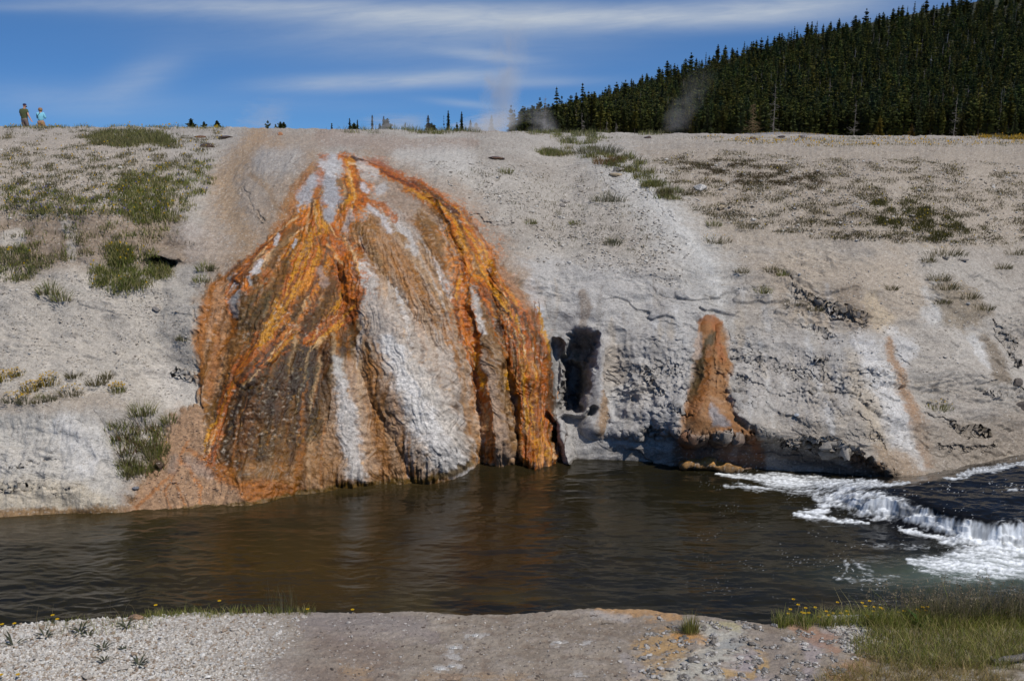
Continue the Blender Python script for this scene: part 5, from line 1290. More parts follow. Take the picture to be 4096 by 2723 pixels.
patch('grass', [(585, 1020), (640, 1020), (690, 1075), (700, 1120), (620, 1130), (590, 1060)], 160, .22, PG, 37, 'thin grass around the mouth of the hole', 6, .013, None, .08, (10, [YEL_], .013))
patch('ground_cover', [(0, 508), (900, 512), (860, 640), (700, 680), (400, 800), (0, 760)], 1500, .11, PD + PALE, 38, 'sparse small tufts dotted over the upper left slope', 9, .012, nz(60, 22, 46, .0, .5), .09, (160, [YEL_, (.5, .3, .02)], .013))
patch('ground_cover', [(0, 860), (330, 880), (700, 930), (780, 980), (560, 1010), (200, 1080), (0, 1000)], 420, .13, PD + PG, 39, 'scattered herbs on the brown scarp', 7, .012, nz(50, 40, 47, .0, .4), .08)
patch('ground_cover', [(440, 1690), (560, 1690), (680, 1720), (640, 1900), (500, 1900), (450, 1830)], 330, .18, PD + PG + [(.16, .08, .05)], 40, 'sparse herbs in the gully beside the apron', 7, .012, nz(40, 40, 48, -.1, .4), .07)
RV = [(2600, 640), (2780, 600), (3000, 610), (3300, 630), (3700, 640), (4100, 660), (4140, 960), (3800, 980), (3400, 960), (3050, 930), (2800, 860), (2680, 740)]
patch('ground_cover', RV, 6500, .065, PD + [(.075, .06, .035), (.095, .075, .04)], 41, 'olive brown mat plants dotting the gravel of the upper right slope', 9, .012, nz(110, 30, 49, -.35, .6), .075, (220, [(.45, .32, .02)], .011))
patch('ground_cover', [(2660, 630), (3050, 640), (3300, 690), (3250, 760), (2950, 740), (2760, 700)], 1500, .065, [(.085, .06, .03), (.07, .06, .025), (.12, .08, .04)], 42, 'dense brown ground cover near the crest on the right', 9, .012, nz(70, 24, 50, -.1, .4), .09)
patch('ground_cover', [(3480, 800), (3700, 810), (3860, 900), (3880, 960), (3700, 970), (3520, 900)], 1000, .10, [(.11, .10, .028), (.09, .085, .025)], 43, 'yellowish olive patch of mat plants low on the right slope', 9, .012, nz(60, 30, 51, -.2, .3), .08, (60, [(.5, .36, .02)], .011))
patch('ground_cover', [(2150, 605), (2330, 590), (2560, 640), (2680, 760), (2700, 800), (2640, 800), (2520, 700), (2380, 640), (2200, 625)], 700, .16, PG + PD, 44, 'line of low greenery bordering the pale streak', 8, .013, nz(50, 26, 52, -.1, .4), .10)
patch('ground_cover', [(1800, 680), (2400, 700), (2640, 960), (2600, 1050), (2250, 1000), (1950, 820)], 330, .09, PALE + PD, 45, 'tiny dry tufts scattered over the pale slope', 7, .010, None, .06)
patch('ground_cover', [(2750, 548), (3300, 548), (4140, 552), (4140, 580), (3500, 590), (2900, 570)], 700, .10, PALE + [(.45, .30, .02)], 46, 'thin dry grass and yellow blooms along the right crest', 7, .012, None, .12, (260, [(.6, .34, .01)], .016))
patch('grass', [(3900, 546), (4140, 546), (4140, 558), (3960, 556)], 360, .14, [(.30, .20, .03), (.42, .25, .02), (.16, .15, .06)], 47, 'strip of yellow orange flowers along the crest at the right edge', 6, .02, None, .12, (70, [(.55, .30, .01)], .016))
patch('grass', [(0, 506), (330, 509), (900, 511), (900, 515), (330, 514), (0, 512)], 300, .16, PALE + PG, 48, 'thin grass along the left crest line', 6, .012, None, .14, (50, [YEL_], .02))
patch('grass', [(1300, 518), (2300, 532), (2700, 536), (2700, 540), (2200, 536), (1300, 523)], 420, .22, PALE + PG, 49, 'thin grass along the middle crest line', 6, .012, nz(120, 20, 53, -.1, .3), .14)
patch('grass', [(2180, 536), (2380, 542), (2500, 556), (2300, 580), (2200, 560)], 240, .2, PALE + PG, 50, 'pale grass clumps just under the crest before the forest', 7, .012, nz(50, 10, 54, -.1, .3), .1)
# grass and blossoms on the sinter swell
r = np.random.default_rng(66); sxy = np.stack([r.uniform(12, 35, 1500), r.uniform(70, 84, 1500)], axis=-1)
szz = PLAIN - .1 + 1.02 * np.exp(-((sxy[:, 0] - 22) / 7.5) ** 2 - ((sxy[:, 1] - 80) / 8) ** 2)
v, q, t, c = blades(np.column_stack([sxy, szz]), r.uniform(.05, .16, 1500), r.normal(0, .05, (1500, 2)), np.full(1500, .04), jitcol([(.2, .17, .07), (.5, .32, .02), (.14, .13, .05)], 1500, r), r)
o = mesh_np('dry_grass', v, q, t, c, M_GRASS, None, False); tag(o, 'dry grass and yellow blooms on the sinter swell', 'grass', None, 'stuff')


# ---- stones
def stone_geo(seed, sx=1, sy=1, sz=1, flat=.0, n=2):
    r = np.random.default_rng(seed)
    import bmesh
    bm = bmesh.new(); bmesh.ops.create_icosphere(bm, subdivisions=n, radius=1.0)
    v = np.array([x.co[:] for x in bm.verts]); t = np.array([[x.index for x in f.verts] for f in bm.faces]); bm.free()
    for _ in range(7):                                             # chop flat facets
        d_ = r.normal(0, 1, 3); d_ /= np.linalg.norm(d_); k = r.uniform(.45, .8); s = v @ d_
        v = v - np.outer(np.maximum(s - k, 0), d_)
    v *= 1 + .06 * r.normal(0, 1, (len(v), 1))
    return v * np.array([sx, sy, sz]), t


def stone(name, seed, u, v, w, d_, h, colr, label, fn=None, rz=0.0, cat='rock', tilt=(0, 0)):
    vv, t = stone_geo(seed, w / 2, d_ / 2, h / 2)
    g = Geo(); g.add(vv, t=t, c=colr); o = g.build(name, M_STONE); tag(o, label, cat)
    p = (bank(u, v)[0] if fn is None else fn(u, v))[0]; o.location = (float(p[0]), float(p[1]), float(p[2]) + h * .2); o.rotation_euler = (tilt[0], tilt[1], rz); return o


GRY_, TAN_, DRK_ = A_(160, 152, 144), A_(178, 160, 132), A_(90, 74, 60)
for k, (u_, v_, w_, d_, h_, c, lab, tl) in enumerate([(2258, 812, .30, .2, .12, GRY_, 'pale flat slab lying on the pale slope, upper of two', (.5, .2)), (2249, 828, .22, .16, .10, GRY_, 'pale flat slab lying on the pale slope, lower of two', (.6, -.3)), (2476, 685, .38, .3, .16, GRY_, 'grey boulder beside the pale streak', (0, 0)),
        (2461, 700, .4, .3, .12, TAN_, 'tan broken stone left of the grey boulder', (0, 0)), (2798, 762, .4, .3, .2, A_(190, 186, 180), 'white stone on the brown gravel slope', (0, 0)), (2886, 838, .26, .2, .17, TAN_, 'tan rounded stone below the white one', (0, 0)),
        (624, 1246, .20, .2, .14, GRY_, 'grey knob of rock on the smooth left slope', (0, 0)), (636, 1868, .24, .2, .20, DRK_, 'dark brown boulder sitting at the top of the pink apron', (0, 0)), (540, 1955, .17, .14, .07, A_(120, 122, 130), 'bluish grey stone at the apron edge near the water', (0, 0)),
        (905, 556, .55, .25, .12, DRK_, 'dark long stone near the left crest', (0, 0)), (832, 590, .5, .3, .16, DRK_, 'dark lumpy stone below the long one', (0, 0)), (802, 548, .5, .3, .10, A_(120, 84, 60), 'brown flat stone left of the dark long one', (0, 0)), (1118, 540, .2, .2, .14, A_(170, 120, 84), 'small orange brown stone on the runoff flat', (0, 0)),
        (2588, 552, .3, .3, .16, DRK_, 'small dark stone on the flat before the forest', (0, 0)), (3122, 553, .4, .3, .14, DRK_, 'dark stone near the right crest, right of a pair', (0, 0)), (3010, 556, .4, .3, .12, DRK_, 'dark stone near the right crest, left of a pair', (0, 0)), (3210, 552, .4, .3, .16, A_(120, 112, 108), 'grey stone farthest right near the crest', (0, 0)),
        (3782, 1032, .2, .18, .12, GRY_, 'grey stone under the wide olive cushion', (0, 0)), (3850, 1040, .3, .2, .1, GRY_, 'flat grey stone right of the stone under the cushion', (0, 0)), (3864, 1224, .12, .1, .08, A_(186, 182, 176), 'small white stone inside the mat plant cluster', (0, 0)),
        (1985, 632, .5, .3, .10, A_(96, 70, 52), 'dark flat crust on the flat right of the mound top', (0, 0)), (3172, 1462, .15, .13, .10, GRY_, 'small grey knob right of the orange cone', (0, 0)), (3185, 1672, .12, .1, .06, A_(186, 190, 196), 'little bluish white stone below the ledge', (0, 0)),
        (4075, 1632, .4, .3, .26, A_(92, 84, 76), 'dark boulder near the water at the right edge', (0, 0)), (4040, 1555, .3, .2, .2, A_(110, 100, 90), 'brown boulder above the dark one at the right edge', (0, 0))]):
    stone('rock', 900 + k, u_, v_, w_, d_, h_, c, lab, None, float(rng.uniform(-.5, .5)), 'rock', tl)
# loose gravel: tiny chips beyond counting
tv, tt = stone_geo(5, 1, 1, .6, n=1)


def gravel(name, uv, size, pal, seed, label, fn=bank):
    r = np.random.default_rng(seed); n = len(uv); p = fn(uv[:, 0], uv[:, 1]); p = p[0] if isinstance(p, tuple) else p
    s = size * np.exp(r.normal(0, .45, n)); a = r.uniform(0, 6.283, n)
    base = tv[None] * np.stack([s, s * r.uniform(.5, 1, n), s * r.uniform(.4, 1, n)], axis=-1)[:, None, :]
    x = base[..., 0] * np.cos(a)[:, None] - base[..., 1] * np.sin(a)[:, None]; y = base[..., 0] * np.sin(a)[:, None] + base[..., 1] * np.cos(a)[:, None]
    v = np.stack([x, y, base[..., 2]], axis=-1) + p[:, None, :] + np.array([0, 0, 1]) * (s * .15)[:, None, None]
    t = (np.arange(n)[:, None, None] * len(tv) + tt[None]).reshape(-1, 3)
    c = np.repeat(jitcol(pal, n, r, .15), len(tv), axis=0).astype(np.float32)
    o = mesh_np(name, v.reshape(-1, 3), None, t, np.concatenate([c, 0 * c[:, :1]], axis=1), M_STONE, None, False); return tag(o, label, 'gravel', None, 'stuff')


r = np.random.default_rng(21)
PW = [A_(186, 180, 172), A_(170, 162, 152), A_(200, 196, 190), A_(150, 140, 128)]
gravel('gravel', scatter_uv([(-60, 1120), (300, 1100), (560, 1180), (780, 1180), (770, 1560), (560, 1640), (-60, 1640)], 3600, r, nz(90, 90, 61, -.5, .5)), .016, PW, 71, 'pale chips strewn over the left scree')
gravel('gravel', scatter_uv([(-60, 560), (700, 640), (560, 900), (-60, 860)], 2200, r), .026, PW, 72, 'pale chips on the upper left slope')
gravel('gravel', scatter_uv([(1700, 640), (2500, 660), (2760, 1000), (2700, 1150), (2150, 1050), (1900, 820)], 3800, r, nz(120, 70, 62, -.5, .5)), .022, PW, 73, 'grey chips on the slope right of the mound')
gravel('gravel', scatter_uv(RV, 3800, r, nz(120, 70, 63, -.5, .5)), .026, PW, 74, 'chips among the mat plants of the right slope')
gravel('gravel', scatter_uv([(2850, 1000), (3700, 1000), (4100, 1100), (4100, 1650), (3700, 1650), (2950, 1600)], 1500, r, nz(120, 70, 64, -.2, .6)), .018, PW, 75, 'chips caught on the ledges of the right rock face')
gravel('gravel', scatter_uv([(540, 2010), (640, 1850), (760, 1640), (820, 1700), (860, 1860), (980, 1980), (800, 2010)], 1100, r), .014, [A_(176, 138, 110), A_(140, 116, 98), A_(190, 160, 136)], 76, 'pinkish grit crusting the apron')
gravel('gravel', scatter_uv([(-100, 2500), (600, 2475), (1250, 2460), (1200, 2560), (1000, 2740), (-100, 2760)], 9000, r, lambda u, v: smooth(1500, 500, u)), .0095, [A_(222, 219, 214), A_(206, 200, 194), A_(190, 182, 172), A_(160, 142, 124)], 77, 'white flaky gravel on the near bank', near)
gravel('gravel', scatter_uv([(2600, 2470), (3400, 2500), (3500, 2600), (3300, 2740), (2500, 2740)], 1900, r, nz(60, 30, 65, .0, .5)), .0125, [A_(150, 146, 142), A_(120, 114, 108), A_(190, 186, 182)], 78, 'crumbly grey sinter lumps on the near bank', near)
gravel('gravel', scatter_uv([(1300, 2460), (2700, 2455), (2650, 2740), (1200, 2740)], 1600, r), .007, [A_(110, 98, 90), A_(140, 130, 122), A_(190, 184, 178)], 79, 'fine grit on the smooth near crust', near)
gravel('gravel', scatter_uv([(3330, 2505), (3530, 2505), (3560, 2560), (3420, 2600), (3370, 2570)], 1500, r), .009, [A_(206, 202, 196), A_(186, 178, 170), A_(160, 150, 142)], 80, 'white crumbly sinter in front of the flower bank', near)
stone('rock', 950, 545, 2478, .12, .08, .06, A_(150, 122, 96), 'tan stone at the edge of the near gravel bank', near)
for k, (u_, v_, w_) in enumerate([(1901, 2546, .07), (1815, 2592, .06), (1805, 2668, .05), (1765, 2674, .07), (2232, 2570, .06), (1815, 2705, .18), (2105, 2518, .025)]):
    lab = ['crumbling white crust on the grey flat, farthest back', 'second white crust below the farthest one', 'small white crust beside the wide one', 'wide white crust, left of a small one', 'white crust alone to the right on the grey flat', 'broad tan crust at the bottom edge', 'tiny white pebble near the water edge'][k]
    stone('sinter_crust', 960 + k, u_, v_, w_, w_ * .7, .016 + .1 * w_, A_(200, 198, 195) if k != 5 else A_(160, 138, 116), lab, near, 0, 'crust')

# ---- plants of the near bank
NG = [(.20, .225, .045), (.27, .28, .065), (.15, .175, .04), (.40, .34, .15)]
seat(tuft('grass_tuft', 801, .20, .055, 300, NG + [(.16, .09, .04)], 'upright green and red tuft alone on the orange stained crust', None, None, .0035, 'grass tuft', .35), 2762, 2530, near)
seat(tuft('grass_tuft', 802, .07, .035, 60, NG, 'small green tuft left of the upright green and red one', None, None, .0035, 'grass tuft', .8), 2698, 2532, near)
for k, (u_, v_, s_) in enumerate([(55, 2582, 1.2), (180, 2545, .9), (320, 2530, 1.0), (410, 2598, 1.0), (505, 2508, 1.0), (555, 2665, .9), (420, 2650, .7), (350, 2535, .7), (500, 2600, .6)]):
    r = np.random.default_rng(820 + k); root = empty('rosette_plant'); g = Geo()
    tag(root, ['largest dark rosette of pointed leaves in the white gravel, far left', 'small rosette right of the largest one', 'rosette of narrow leaves midway along the gravel', 'dark spiky rosette in the open gravel', 'thin leaved rosette beside the tan stone', 'rosette nearest the bottom edge', 'weak grey rosette above the one at the bottom', 'tiny rosette leaning against the middle one', 'faint dry rosette right of the dark spiky one'][k], 'plant')
    for j in range(9):
        a = j * .698 + r.normal(0, .2); L = .09 * s_ * r.uniform(.7, 1.2); dv = np.array([math.cos(a), math.sin(a), 0]); sd = np.array([-dv[1], dv[0], 0]) * .007
        up_ = r.uniform(.35, .9); p = [dv * .006 - sd * .4, dv * .006 + sd * .4, dv * L * .5 + sd + [0, 0, L * up_ * .5], dv * L * .5 - sd + [0, 0, L * up_ * .5], dv * L + [0, 0, L * up_ * .7]]
        lf = Geo(); lf.add(p, q=[(0, 1, 2, 3)], t=[(3, 2, 4)], c=np.array([.075, .08, .05]) * r.uniform(.7, 1.3)); lf.build('leaf', M_GRASS, root)
    seat(root, u_, v_, near)


def near_grass(name, outline, n, h, pal, seed, label, w=.004, clump=5, ahead=0.0, seedheads=0, lean=.35, spread=.02):
    r = np.random.default_rng(seed); uv = scatter_uv(outline, n, r); p = near(uv[:, 0], uv[:, 1])
    b = np.repeat(p, clump, axis=0) + np.concatenate([r.normal(0, spread, (n * clump, 2)), np.full((n * clump, 1), -.004)], axis=1)
    hz = h * r.uniform(.35, 1.1, n * clump); ln = r.normal(0, lean, (n * clump, 2)) * hz[:, None]
    v, q, t, c = blades(b, hz, ln, w * r.uniform(.5, 1.3, n * clump), jitcol(pal, n * clump, r), r)
    o = mesh_np(name, v, q, t, c, M_GRASS, None, False); return tag(o, label, 'grass', None, 'stuff')


near_grass('grass', [(3100, 2484), (3300, 2478), (3700, 2480), (4150, 2476), (4150, 2510), (3600, 2520), (3300, 2506), (3120, 2504)], 1700, .125, NG, 91, 'green flower bank grass along the near water edge', .0035)
near_grass('grass', [(3600, 2480), (4150, 2470), (4150, 2505), (3700, 2510)], 700, .30, [(.20, .17, .09), (.13, .13, .05), (.24, .20, .13)], 92, 'tall dry stalks at the right end of the flower bank', .003, 3, 0, 0, .3)
near_grass('grass', [(3480, 2500), (3800, 2504), (4150, 2500), (4150, 2560), (3800, 2560), (3460, 2550)], 420, .10, NG + [(.34, .27, .12)], 88, 'mixed grass between the flower bank and the corner', .0035, 6, 0, 0, .5, .03)
near_grass('grass', [(3480, 2530), (3700, 2540), (4150, 2560), (4150, 2650), (3900, 2680), (3600, 2680), (3440, 2620), (3400, 2580)], 900, .09, NG + [(.24, .2, .08), (.34, .27, .12)], 93, 'low green grass in the right corner', .0035, 6, 0, 0, .5)
near_grass('grass', [(3260, 2720), (3420, 2650), (3700, 2640), (3960, 2680), (4100, 2760), (3300, 2800)], 620, .08, [(.32, .23, .08), (.22, .2, .06), (.40, .31, .16)], 94, 'straw coloured grass at the bottom right', .003, 6, 0, 0, .6)
near_grass('grass', [(3250, 2490), (3700, 2482), (4150, 2476), (4150, 2506), (3700, 2512), (3300, 2506)], 150, .24, NG + [(.30, .26, .12)], 90, 'tall loose grass blades leaning over the flower bank', .0035, 2, 0, 0, .5)
near_grass('grass', [(3560, 2560), (4150, 2560), (4150, 2680), (3640, 2680)], 110, .17, NG + [(.36, .30, .14)], 89, 'taller tufts standing up in the right corner grass', .0035, 6, 0, 0, .45, .015)
near_grass('grass', [(560, 2452), (700, 2450), (1000, 2444), (1250, 2444), (1250, 2452), (800, 2462), (600, 2476)], 190, .075, NG, 95, 'short green grass along the near edge behind the gravel', .003)
near_grass('grass', [(160, 2480), (560, 2460), (640, 2500), (560, 2530), (180, 2540)], 130, .06, NG + [(.1, .1, .06)], 96, 'thin grass at the gravel edge', .003, 4)
near_grass('grass', [(1060, 2440), (1180, 2440), (1180, 2447), (1060, 2449)], 26, .26, [(.24, .22, .15), (.13, .13, .05)], 97, 'bunch of thin tall stalks at the water edge', .0028, 2, 0, 0, .16)
near_grass('grass', [(60, 2492), (900, 2448), (1330, 2442), (1330, 2448), (600, 2474), (60, 2500)], 12, .22, [(.22, .19, .12), (.16, .12, .06)], 98, 'single tall dry stalks along the near edge', .0028, 1, 0, 0, .45)
# feathery seed heads of the tall grass
r = np.random.default_rng(99); g = Geo(); uv = scatter_uv([(3450, 2484), (4150, 2470), (4150, 2505), (3500, 2508)], 120, r); p = near(uv[:, 0], uv[:, 1])
for k in range(len(p)):
    h_ = r.uniform(.20, .40); ln = r.normal(0, .12, 2) * h_; a = p[k]; b_ = a + [ln[0], ln[1], h_]; v, q = tube([a, (a + b_) / 2 + [0, 0, .01], b_], [.0013, .001, .0006], 3); c0 = np.array([.26, .21, .14]) * r.uniform(.7, 1.2); g.add(v, q=q, c=c0)
    for _ in range(16):
        s = r.uniform(0, .3) * h_; q0 = b_ - np.array([ln[0] * .9, ln[1] * .9, h_]) / h_ * s + r.normal(0, .009, 3); e = r.normal(0, .005, (3, 3)); g.add(q0 + e, t=[(0, 1, 2)], c=c0)
o = g.build('grass_seed_heads', M_GRASS); tag(o, 'feathery brownish seed heads above the flower bank', 'grass', None, 'stuff')
# broad leaved plant
root = empty('broad_leaf_plant'); r = np.random.default_rng(5); tag(root, 'dark green plant with broad pointed leaves at the foot of the flower bank', 'plant')
for j in range(16):
    a = j * .55 + r.normal(0, .2); L = r.uniform(.07, .13); dv = np.array([math.cos(a), math.sin(a), 0]); sd = np.array([-dv[1], dv[0], 0]) * .018; up_ = r.uniform(.3, 1.3)
    lf = Geo(); lf.add([dv * .01, dv * L * .45 + sd + [0, 0, L * up_ * .5], dv * L + [0, 0, L * up_ * .75], dv * L * .45 - sd + [0, 0, L * up_ * .5]], q=[(0, 1, 2, 3)], c=np.array([.07, .13, .03]) * r.uniform(.7, 1.3)); lf.build('leaf', M_GRASS, root)
seat(root, 3690, 2516, near)


# yellow wildflowers, each with its stem and bloom
def flower(seed, h, label):
    r = np.random.default_rng(seed); root = empty('yellow_flower'); tag(root, label, 'flower', 'yellow wildflowers of the near bank')
    ln = r.normal(0, .1, 2) * h; g = Geo(); v, q = tube([[0, 0, -.01], [ln[0] * .3, ln[1] * .3, h * .5], [ln[0], ln[1], h]], [.0018, .0014, .001], 4); g.add(v, q=q, c=(.07, .09, .025)); g.build('stem', M_GRASS, root)
    g = Geo(); c0 = np.array([ln[0], ln[1], h])
    for j in range(7):
        a = j * .898; dv = np.array([math.cos(a), math.sin(a), .25]); sd = np.array([-dv[1], dv[0], 0]); s = .0155
        g.add([c0, c0 + dv * s * .6 + sd * s * .38, c0 + dv * s, c0 + dv * s * .6 - sd * s * .38], q=[(0, 1, 2, 3)], c=np.array([.70, .44, .01]) * r.uniform(.85, 1.15))
    g.add(c0 + stone_geo(3, .004, .004, .004, n=1)[0] + [0, 0, .003], t=tt, c=(.5, .26, .01)); g.build('bloom', M_GRASS, root)
    return root


LFL = 'small yellow wildflower on a thin stem in the grass of the flower bank'
fp = [flower(850 + k, h_, LFL) for k, h_ in enumerate((.11, .14, .17, .13))]
FL = [(3138, 2490, 1890 + 560), (3152, 2492, 2440), (3190, 2492, 2437), (3200, 2494, 2450), (3234, 2490, 2434), (3262, 2490, 2434), (3240, 2496, 2462), (3296, 2490, 2440), (3310, 2493, 2452), (3322, 2490, 2449), (3338, 2490, 2442), (3352, 2488, 2414), (3368, 2490, 2444), (3385, 2494, 2460), (3428, 2488, 2420), (3444, 2488, 2416), (3470, 2488, 2411),
      (3462, 2494, 2470), (3478, 2494, 2478), (3494, 2490, 2424), (3500, 2490, 2430), (3492, 2492, 2440), (3512, 2492, 2446), (3530, 2490, 2432), (3580, 2492, 2452), (3664, 2490, 2440), (3672, 2490, 2434), (3680, 2490, 2443), (3702, 2492, 2430), (3702, 2494, 2458), (3732, 2492, 2430), (3728, 2494, 2458), (3170, 2490, 2418), (3178, 2488, 2400), (3216, 2494, 2480),
      (3600, 2494, 2440), (3640, 2494, 2462), (3276, 2494, 2470)]
used_first = [False] * 4
for k, (u_, vf, vt) in enumerate(FL):
    p = near(u_, vf)[0]; j = k % 4; h0 = (.11, .14, .17, .13)[j]
    want = float(at(u_, vt, p[1])[2]) - p[2]; s = max(.35, want / h0)
    if not used_first[j]: o = fp[j]; used_first[j] = True; o.location = [float(x) for x in p]; o.scale = (1, 1, s)
    else: o = dup(fp[j], [float(x) for x in p], float(rng.uniform(0, 6.28)), (1, 1, s))
    for ch in o.children:
        pass
LFL2 = ['yellow flower at the far left end of the near bank', 'yellow flower just right of the far left one', 'pair flower left, over the gravel edge', 'yellow flower left of the tan stone', 'yellow flower right of the tan stone', 'yellow flower above the middle of the near edge', 'low yellow bloom by the bunch of tall stalks', 'yellow bloom at the water edge, right of the stalks', 'yellow bloom at the bottom left corner', 'yellow bloom right of the bottom left corner one']
for k, (u_, vf, vt) in enumerate([(6, 2510, 2494), (58, 2508, 2502), (212, 2490, 2458), (226, 2496, 2488), (627, 2470, 2421), (886, 2456, 2401), (1242, 2450, 2440), (1415, 2454, 2450), (4, 2720, 2699), (84, 2720, 2699)]):
    p = near(u_, vf)[0]; want = max(.03, float(at(u_, vt, p[1])[2]) - p[2]); f_ = flower(880 + k, .12, LFL2[k]); f_.location = [float(x) for x in p]; f_.scale = (1, 1, max(.3, want / .12))
# weathered driftwood in the right corner
g = Geo(); v, q = tube([[-.11, 0, .01], [-.03, .01, .03], [.05, 0, .05], [.12, -.01, .085]], [.022, .026, .022, .014], 8); g.add(v * (1 + .05 * np.random.default_rng(1).normal(0, 1, v.shape)), q=q, c=(.20, .18, .16)); o = g.build('driftwood', M_STONE, None, True); tag(o, 'weathered grey piece of driftwood lying in the grass corner', 'driftwood')
o.location = [float(x) for x in near(4040, 2655)[0]]
g = Geo(); v, q = tube([[-.045, 0, .004], [0, .004, .012], [.05, 0, .006]], [.0025, .003, .002], 5); g.add(v, q=q, c=(.14, .11, .08)); v, q = tube([[-.038, 0, .006], [-.044, .0, .028]], [.003, .002], 5); g.add(v, q=q, c=(.14, .11, .08)); o = g.build('twig', M_STONE, None, True); tag(o, 'small brown twig lying on the near crust', 'twig')
o.location = [float(x) for x in near(2430, 2494)[0]]
# ------------------------------------------------------------------ the two walkers
def skin_mesh(name, verts, edges, radii, mat, parent=None, sub=2, root=0):
    me = bpy.data.meshes.new(name + '_cage'); me.from_pydata([tuple(v) for v in verts], edges, [])
    ob = bpy.data.objects.new(name, me); COL.objects.link(ob)
    m = ob.modifiers.new('Skin', 'SKIN'); m.use_smooth_shade = True
    for i, r_ in enumerate(radii):
        sv_ = me.skin_vertices[0].data[i]; sv_.radius = (r_, r_) if np.isscalar(r_) else r_; sv_.use_root = (i == root)
    s = ob.modifiers.new('Sub', 'SUBSURF'); s.levels = s.render_levels = sub
    dg = bpy.context.evaluated_depsgraph_get(); nm = bpy.data.meshes.new_from_object(ob.evaluated_get(dg))
    ob.modifiers.clear(); ob.data = nm; nm.materials.clear(); nm.materials.append(mat)
    for p in nm.polygons: p.use_smooth = True
    if parent: ob.parent = parent
    return ob


SKIN = plain_mat('skin', (.44, .24, .165), .55, .06, 8); SKIN.node_tree.nodes['Principled BSDF'].inputs['Specular IOR Level'].default_value = .3


def hand(V, E, Rr, iw, pw, dirv, side, s=1.0):
    """palm, four fingers and a thumb grown from wrist vertex iw"""
    dirv = np.array(dirv, dtype=float); dirv /= np.linalg.norm(dirv); side = np.array(side, dtype=float); side /= np.linalg.norm(side)
    ip = len(V); V.append(pw + dirv * .05 * s); Rr.append(.032 * s); E.append((iw, ip))
    ik = len(V); V.append(pw + dirv * .085 * s); Rr.append(.034 * s); E.append((ip, ik))
    nrm = np.cross(dirv, side)
    for j, (o_, L) in enumerate(((-.03, .066), (-.01, .078), (.01, .074), (.03, .058))):
        a = len(V); V.append(pw + dirv * .10 * s + side * o_ * s); Rr.append(.0095 * s); E.append((ik, a))
        V.append(pw + dirv * (.10 + L * .55) * s + side * o_ * 1.1 * s + nrm * .012 * s); Rr.append(.009 * s); E.append((a, a + 1))
        V.append(pw + dirv * (.10 + L) * s + side * o_ * 1.1 * s + nrm * .034 * s); Rr.append(.0075 * s); E.append((a + 1, a + 2))
    a = len(V); V.append(pw + dirv * .055 * s - side * .045 * s); Rr.append(.011 * s); E.append((ip, a))
    V.append(pw + dirv * .095 * s - side * .062 * s + nrm * .01 * s); Rr.append(.009 * s); E.append((a, a + 1))


def person(label, J, hs, arms, hair_col, dims):
    """J: joints seen from behind, x to the right, y away from the viewer"""
    root = empty('person'); tag(root, label, 'person')
    V, E, Rr = [], [], []
    def add(p, r_, par=None):
        V.append(np.array(p, dtype=float)); Rr.append(r_); i = len(V) - 1
        if par is not None: E.append((par, i))
        return i
    pel = add(J['pelvis'], (dims['hip'], dims['hip'] * .7)); wa = add(J['waist'], (dims['waist'], dims['waist'] * .72), pel); ch = add(J['chest'], (dims['chest'], dims['chest'] * .68), wa); nk = add(J['neck'], .058, ch)
    hd0 = add(J['chin'], (.062, .07), nk); hd1 = add(J['brow'], (.078, .095), hd0); add(J['crown'], (.062, .075), hd1)
    add(np.array(J['chin']) + [0.0, .085, .045], .016, hd0)                                   # nose side of the face
    for sx_ in (-1, 1):
        add(np.array(J['brow']) + [sx_ * .088, .0, -.03], .016, hd1)                          # ears
    leg_cage = {}
    for sd in ('l', 'r'):
        h_ = add(J['hip_' + sd], dims['thigh'], pel); k = add(J['knee_' + sd], .062, h_); a = add(J['ankle_' + sd], .045, k); hl = add(np.array(J['ankle_' + sd]) + [0, .03, -.06], .045, a); add(np.array(J['ankle_' + sd]) + [.01 if sd == 'r' else -.01, .17, -.07], .036, hl)
        s_ = add(J['sho_' + sd], .062, ch); e_ = add(J['elb_' + sd], .046, s_); w_ = add(J['wri_' + sd], .031, e_)
        d_ = np.array(J['wri_' + sd]) - np.array(J['elb_' + sd]); hand(V, E, Rr, w_, np.array(J['wri_' + sd], dtype=float), d_ if 'hd_' + sd not in J else J['hd_' + sd], (0, 1, 0.1))
    skin_mesh('body', V, E, Rr, SKIN, root, 2)
    return root


def garment(root, name, mat, pts, edges, radii, sub=2, rt_=0):
    return skin_mesh(name, pts, edges, radii, mat, root, sub, rt_)


